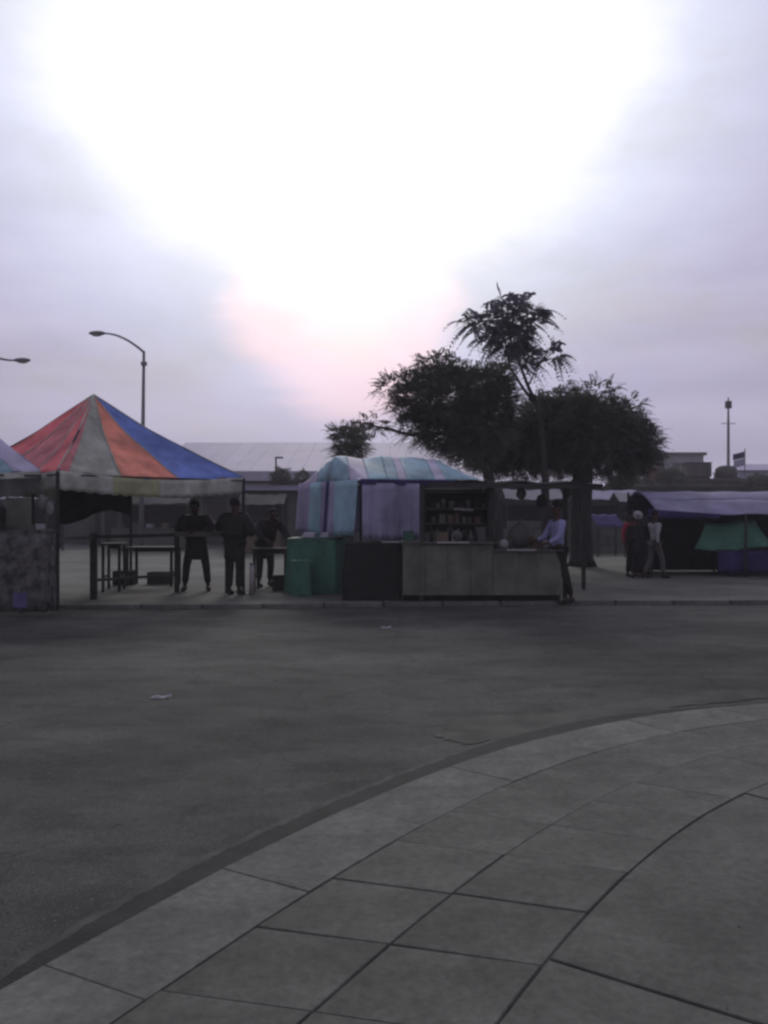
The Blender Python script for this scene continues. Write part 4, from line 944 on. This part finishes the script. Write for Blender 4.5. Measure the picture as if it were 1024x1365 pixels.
def person(loc, rz, h, label, top, legs, pose=None, hat=None, coat=False, wide=1.0):
    """local frame: faces -Y, feet on z=0, 1.8 m tall before scaling"""
    t = thing('person', label, 'person', loc)
    J = dict(pelvis=(0, .0, .95), waist=(0, 0, 1.08), chest=(0, 0, 1.30), neck=(0, -.005, 1.49), head0=(0, -.02, 1.58), head1=(0, -.02, 1.68), head2=(0, -.01, 1.75))
    for s_, c in ((-1, 'L'), (1, 'R')):
        J['sh'+c] = (s_*.19, 0, 1.42); J['el'+c] = (s_*.27, .02, 1.13); J['wr'+c] = (s_*.28, -.08, .88); J['ha'+c] = (s_*.28, -.11, .80)
        J['hip'+c] = (s_*.09, 0, .90); J['kn'+c] = (s_*.11, -.02, .50); J['an'+c] = (s_*.12, .03, .09); J['to'+c] = (s_*.13, -.14, .035)
    if pose: J.update(pose)
    J = {k: Vector(v) for k, v in J.items()}
    rad = dict(pelvis=(.135, .10), waist=(.125, .09), chest=(.155, .105), neck=.052, head0=(.066, .075), head1=(.078, .095), head2=(.06, .075), sh=.062, el=.043, wr=.027, ha=.03, hip=.085, kn=.058, an=.038, to=.034)
    def r_(k, g=0):
        q = rad.get(k) or rad.get(k[:-1]); return tuple(x+g for x in q) if isinstance(q, tuple) else q+g
    E = [('pelvis', 'waist'), ('waist', 'chest'), ('chest', 'neck'), ('neck', 'head0'), ('head0', 'head1'), ('head1', 'head2')]
    for c in 'LR': E += [('chest', 'sh'+c), ('sh'+c, 'el'+c), ('el'+c, 'wr'+c), ('wr'+c, 'ha'+c), ('pelvis', 'hip'+c), ('hip'+c, 'kn'+c), ('kn'+c, 'an'+c), ('an'+c, 'to'+c)]
    ex = MB()
    for c, s_ in (('L', -1), ('R', 1)):
        w_, p_ = J['wr'+c], J['ha'+c]; d = (p_-w_).normalized(); side = d.cross(Vector((1, 0, 0.01))).normalized()
        for k in range(4):
            off = side*(k-1.5)*.02; ln = (.075, .085, .08, .062)[k]
            ex.tube([p_+off+d*.0, p_+off+d*(.03+ln*.5), p_+off+d*(.03+ln)*.92+Vector((-s_*.02, -.008, 0))], [.0095, .009, .007], 6)
        ex.tube([p_-d*.03+side*-.02, p_+side*-.05+d*.01, p_+side*-.055+d*.045], [.011, .0105, .008], 6)
    hd = J['head1']; fw = (Vector((0, -1, 0)) if not pose or 'face' not in pose else Vector(pose['face'])).normalized()
    sd = fw.cross(Vector((0, 0, 1))).normalized()
    ex.ell(hd+fw*.095-Vector((0, 0, .012)), (.013, .018, .024), 8, 6)                  # nose
    for q in (-1, 1):
        ex.ell(hd+sd*q*.08-Vector((0, 0, .01)), (.012, .02, .03), 8, 6)           # ears
    J2 = {k: (J[k], r_(k)) for k in J if k != 'face'}
    skin_mesh('body', J2, E, M['skin'], 'pelvis', t, 1, ex)
    fc = MB(); 
    for q in (-1, 1): fc.ell(hd+fw*.085+sd*q*.032+Vector((0, 0, .012)), (.011, .009, .008), 8, 6)
    fc.build('eyes', M['white']).parent = t
    mo = MB().ell(hd+fw*.088-Vector((0, 0, .058)), (.024, .01, .008), 8, 6).build('mouth', M['shirtred']); mo.parent = t
    # clothes: skins a little larger than the body
    g = .016*wide
    K = ['pelvis', 'waist', 'chest', 'shL', 'shR', 'elL', 'elR']; Et = [('pelvis', 'waist'), ('waist', 'chest'), ('chest', 'shL'), ('chest', 'shR'), ('shL', 'elL'), ('shR', 'elR')]
    Jt = {k: (J[k], r_(k, g+(.02 if coat else 0))) for k in K}
    Jt['collar'] = (J['chest'].lerp(J['neck'], .72), (.095, .085)); Et.append(('chest', 'collar'))
    for c in 'LR':
        Jt['cu'+c] = (J['el'+c].lerp(J['wr'+c], .9 if coat else .85), .043 if coat else .036); Et.append(('el'+c, 'cu'+c))
    if coat:
        hm = (J['pelvis']+(J['knL']+J['knR']-2*J['pelvis'])*.40); Jt['hem'] = (hm, (.23, .17)); Et.append(('pelvis', 'hem'))
    skin_mesh('coat' if coat else 'shirt', Jt, Et, top, 'pelvis', t, 2)
    Jl = {'pelvis': (J['pelvis'], (.145, .11))}; El = []
    for c in 'LR':
        for k, r0 in (('hip', .1), ('kn', .076)): Jl[k+c] = (J[k+c], r0)
        Jl['c'+c] = (J['kn'+c].lerp(J['an'+c], .9), .062); El += [('pelvis', 'hip'+c), ('hip'+c, 'kn'+c), ('kn'+c, 'c'+c)]
    skin_mesh('trousers', Jl, El, legs, 'pelvis', t, 2)
    for c in 'LR':
        a_, b_ = J['an'+c], J['to'+c]
        mbs = MB(); mbs.tube([a_+(a_-b_)*.25-Vector((0, 0, .035)), a_-Vector((0, 0, .035)), a_.lerp(b_, .6)-Vector((0, 0, .012)), b_+(b_-a_)*.15], [.035, .047, .042, .026], 10)
        mbs.build('shoe', M['black'], smooth=True).parent = t
    hr = MB(); hr.ell(hd-fw*.018+Vector((0, 0, .035)), (.088, .1, .085), 16, 10)
    hr.build('hair', M['hair'], smooth=True).parent = t
    if hat:
        hh = MB(); hh.ell(hd+Vector((0, 0, .075)), (.098, .105, .07), 16, 8); hh.tube([hd+Vector((0, 0, .07))+fw*.03, hd+Vector((0, 0, .075))+fw*.04], [.135, .13], 16)
        hh.build('hat', hat, smooth=True).parent = t
    s_ = h/1.82
    t.scale = (s_*wide**.15, s_*wide**.15, s_); t.rotation_euler = (0, 0, rz)
    return t
# two dark figures at the rail
p = at(260, 0, 17.05)
person((p.x, 17.1, EZ), R(5), 1.80, 'person in dark clothes leaning forearms on the rail under the coloured tent', M['charcoal'], M['black'], coat=True, wide=1.9,
       pose=dict(pelvis=(0, .16, .95), waist=(0, .12, 1.08), chest=(0, .02, 1.32), neck=(0, -.05, 1.49), head0=(0, -.09, 1.56), head1=(0, -.11, 1.66), head2=(0, -.1, 1.73),
                 shL=(-.2, 0, 1.42), shR=(.2, 0, 1.42), elL=(-.29, -.14, 1.2), elR=(.29, -.14, 1.2), wrL=(-.14, -.28, 1.17), wrR=(.14, -.28, 1.17), haL=(-.06, -.3, 1.18), haR=(.06, -.3, 1.18),
                 hipL=(-.1, .16, .9), hipR=(.1, .16, .9), knL=(-.17, .1, .5), knR=(.17, .12, .5), anL=(-.2, .1, .09), anR=(.21, .12, .09), toL=(-.22, -.07, .035), toR=(.24, -.05, .035)))
p = at(313, 0, 16.35)
person((p.x, 16.35, EZ), R(165), 1.82, 'taller person in a long dark coat standing by the right tent pole', M['black'], M['black'], coat=True, wide=2.0,
       pose=dict(elL=(-.3, -.02, 1.15), wrL=(-.2, -.2, 1.1), haL=(-.13, -.26, 1.12), elR=(.32, -.05, 1.2), wrR=(.34, -.2, 1.38), haR=(.33, -.24, 1.46), knL=(-.09, 0, .5), knR=(.09, 0, .5), anL=(-.09, .03, .09), anR=(.09, .03, .09), toL=(-.1, -.14, .035), toR=(.1, -.14, .035)))
p = at(357, 0, 17.95)
person((p.x, 18.0, EZ), R(30), 1.78, 'person in black stooping over the dark table right of the coloured tent', M['black'], M['black'], coat=True, wide=1.3,
       pose=dict(pelvis=(0, .2, .93), waist=(0, .12, 1.05), chest=(0, -.06, 1.24), neck=(0, -.16, 1.38), head0=(0, -.21, 1.44), head1=(0, -.25, 1.53), head2=(0, -.25, 1.6), shL=(-.19, -.1, 1.33), shR=(.19, -.1, 1.33),
                 elL=(-.3, -.22, 1.12), elR=(.3, -.2, 1.12), wrL=(-.22, -.42, 1.0), wrR=(.25, -.42, 1.0), haL=(-.2, -.5, .98), haR=(.22, -.5, .98), hipL=(-.1, .2, .88), hipR=(.1, .2, .88), knL=(-.12, .14, .48), knR=(.12, .14, .48), anL=(-.12, .2, .09), anR=(.12, .2, .09), toL=(-.13, .03, .035), toR=(.13, .03, .035)))
# man at the right end of the counter
p = at(744, 0, 15.2)
person((p.x, 15.25, EZ-.04), R(-75), 1.80, 'person in a pale blue top and dark trousers at the right end of the counter', M['shirtblue'], M['black'],
       pose=dict(elL=(-.25, -.12, 1.15), wrL=(-.2, -.33, 1.08), haL=(-.19, -.41, 1.07), elR=(.25, -.1, 1.14), wrR=(.2, -.3, 1.05), haR=(.19, -.38, 1.04), knL=(-.1, -.1, .5), anL=(-.1, -.02, .09), toL=(-.1, -.19, .035), knR=(.1, .1, .5), anR=(.1, .22, .09), toR=(.1, .05, .035)))
# pair in front of the right stall
p = at(841, 0, 21.0)
person((p.x, 20.9, EZ), R(20), 1.60, 'person in a red top and black trousers near the right stall', M['shirtred'], M['black'])
p = at(851, 0, 20.6)
person((p.x, 20.65, EZ), R(-10), 1.52, 'person in black with a pale hat in front of the one in red', M['black'], M['black'], hat=M['shirtgrey'], coat=True)
p = at(872, 0, 20.45)
person((p.x, 20.4, EZ), R(110), 1.60, 'person in pale grey clothes walking by the corner of the blue canopy', M['shirtgrey'], M['plaster'],
       pose=dict(knL=(-.1, -.16, .5), anL=(-.1, -.2, .09), toL=(-.1, -.38, .035), knR=(.1, .05, .5), anR=(.1, .26, .11), toR=(.1, .1, .04), elL=(-.26, .12, 1.15), wrL=(-.27, .1, .9), haL=(-.27, .08, .82), elR=(.26, -.1, 1.14), wrR=(.26, -.25, .95), haR=(.26, -.31, .88)))
# a scrap of paper on the road
p = gp(200, 932)
tag(MB().grid(lambda u, v: (p[0]+.16*u, p[1]+.12*v, .006+.02*math.sin(u*5)*math.sin(v*4)), 6, 5).build('litter', M['plaster2'], solid=.001), 'pale scrap of paper lying on the road at left', 'litter')
p = gp(508, 838)
tag(MB().grid(lambda u, v: (p[0]+.14*u, p[1]+.12*v, .006+.02*math.sin(u*4+1)*math.sin(v*4)), 6, 5).build('litter', M['plaster2'], solid=.001), 'small pale scrap on the road in front of the counter', 'litter')

# ------------------------------------------------------------------ evening haze
hz = bpy.data.materials.new('evening_air'); hz.use_nodes = True
ns_ = hz.node_tree.nodes; ls_ = hz.node_tree.links; ns_.remove(ns_['Principled BSDF'])
vp = ns_.new('ShaderNodeVolumePrincipled'); vp.inputs['Density'].default_value = .0016; vp.inputs['Color'].default_value = (.82, .80, .86, 1); vp.inputs['Anisotropy'].default_value = .2
ls_.new(vp.outputs[0], ns_['Material Output'].inputs['Volume'])
o = MB().box((0, 110, 8.5), (400, 300, 20.0)).build('haze', hz); tag(o, kind='stuff')
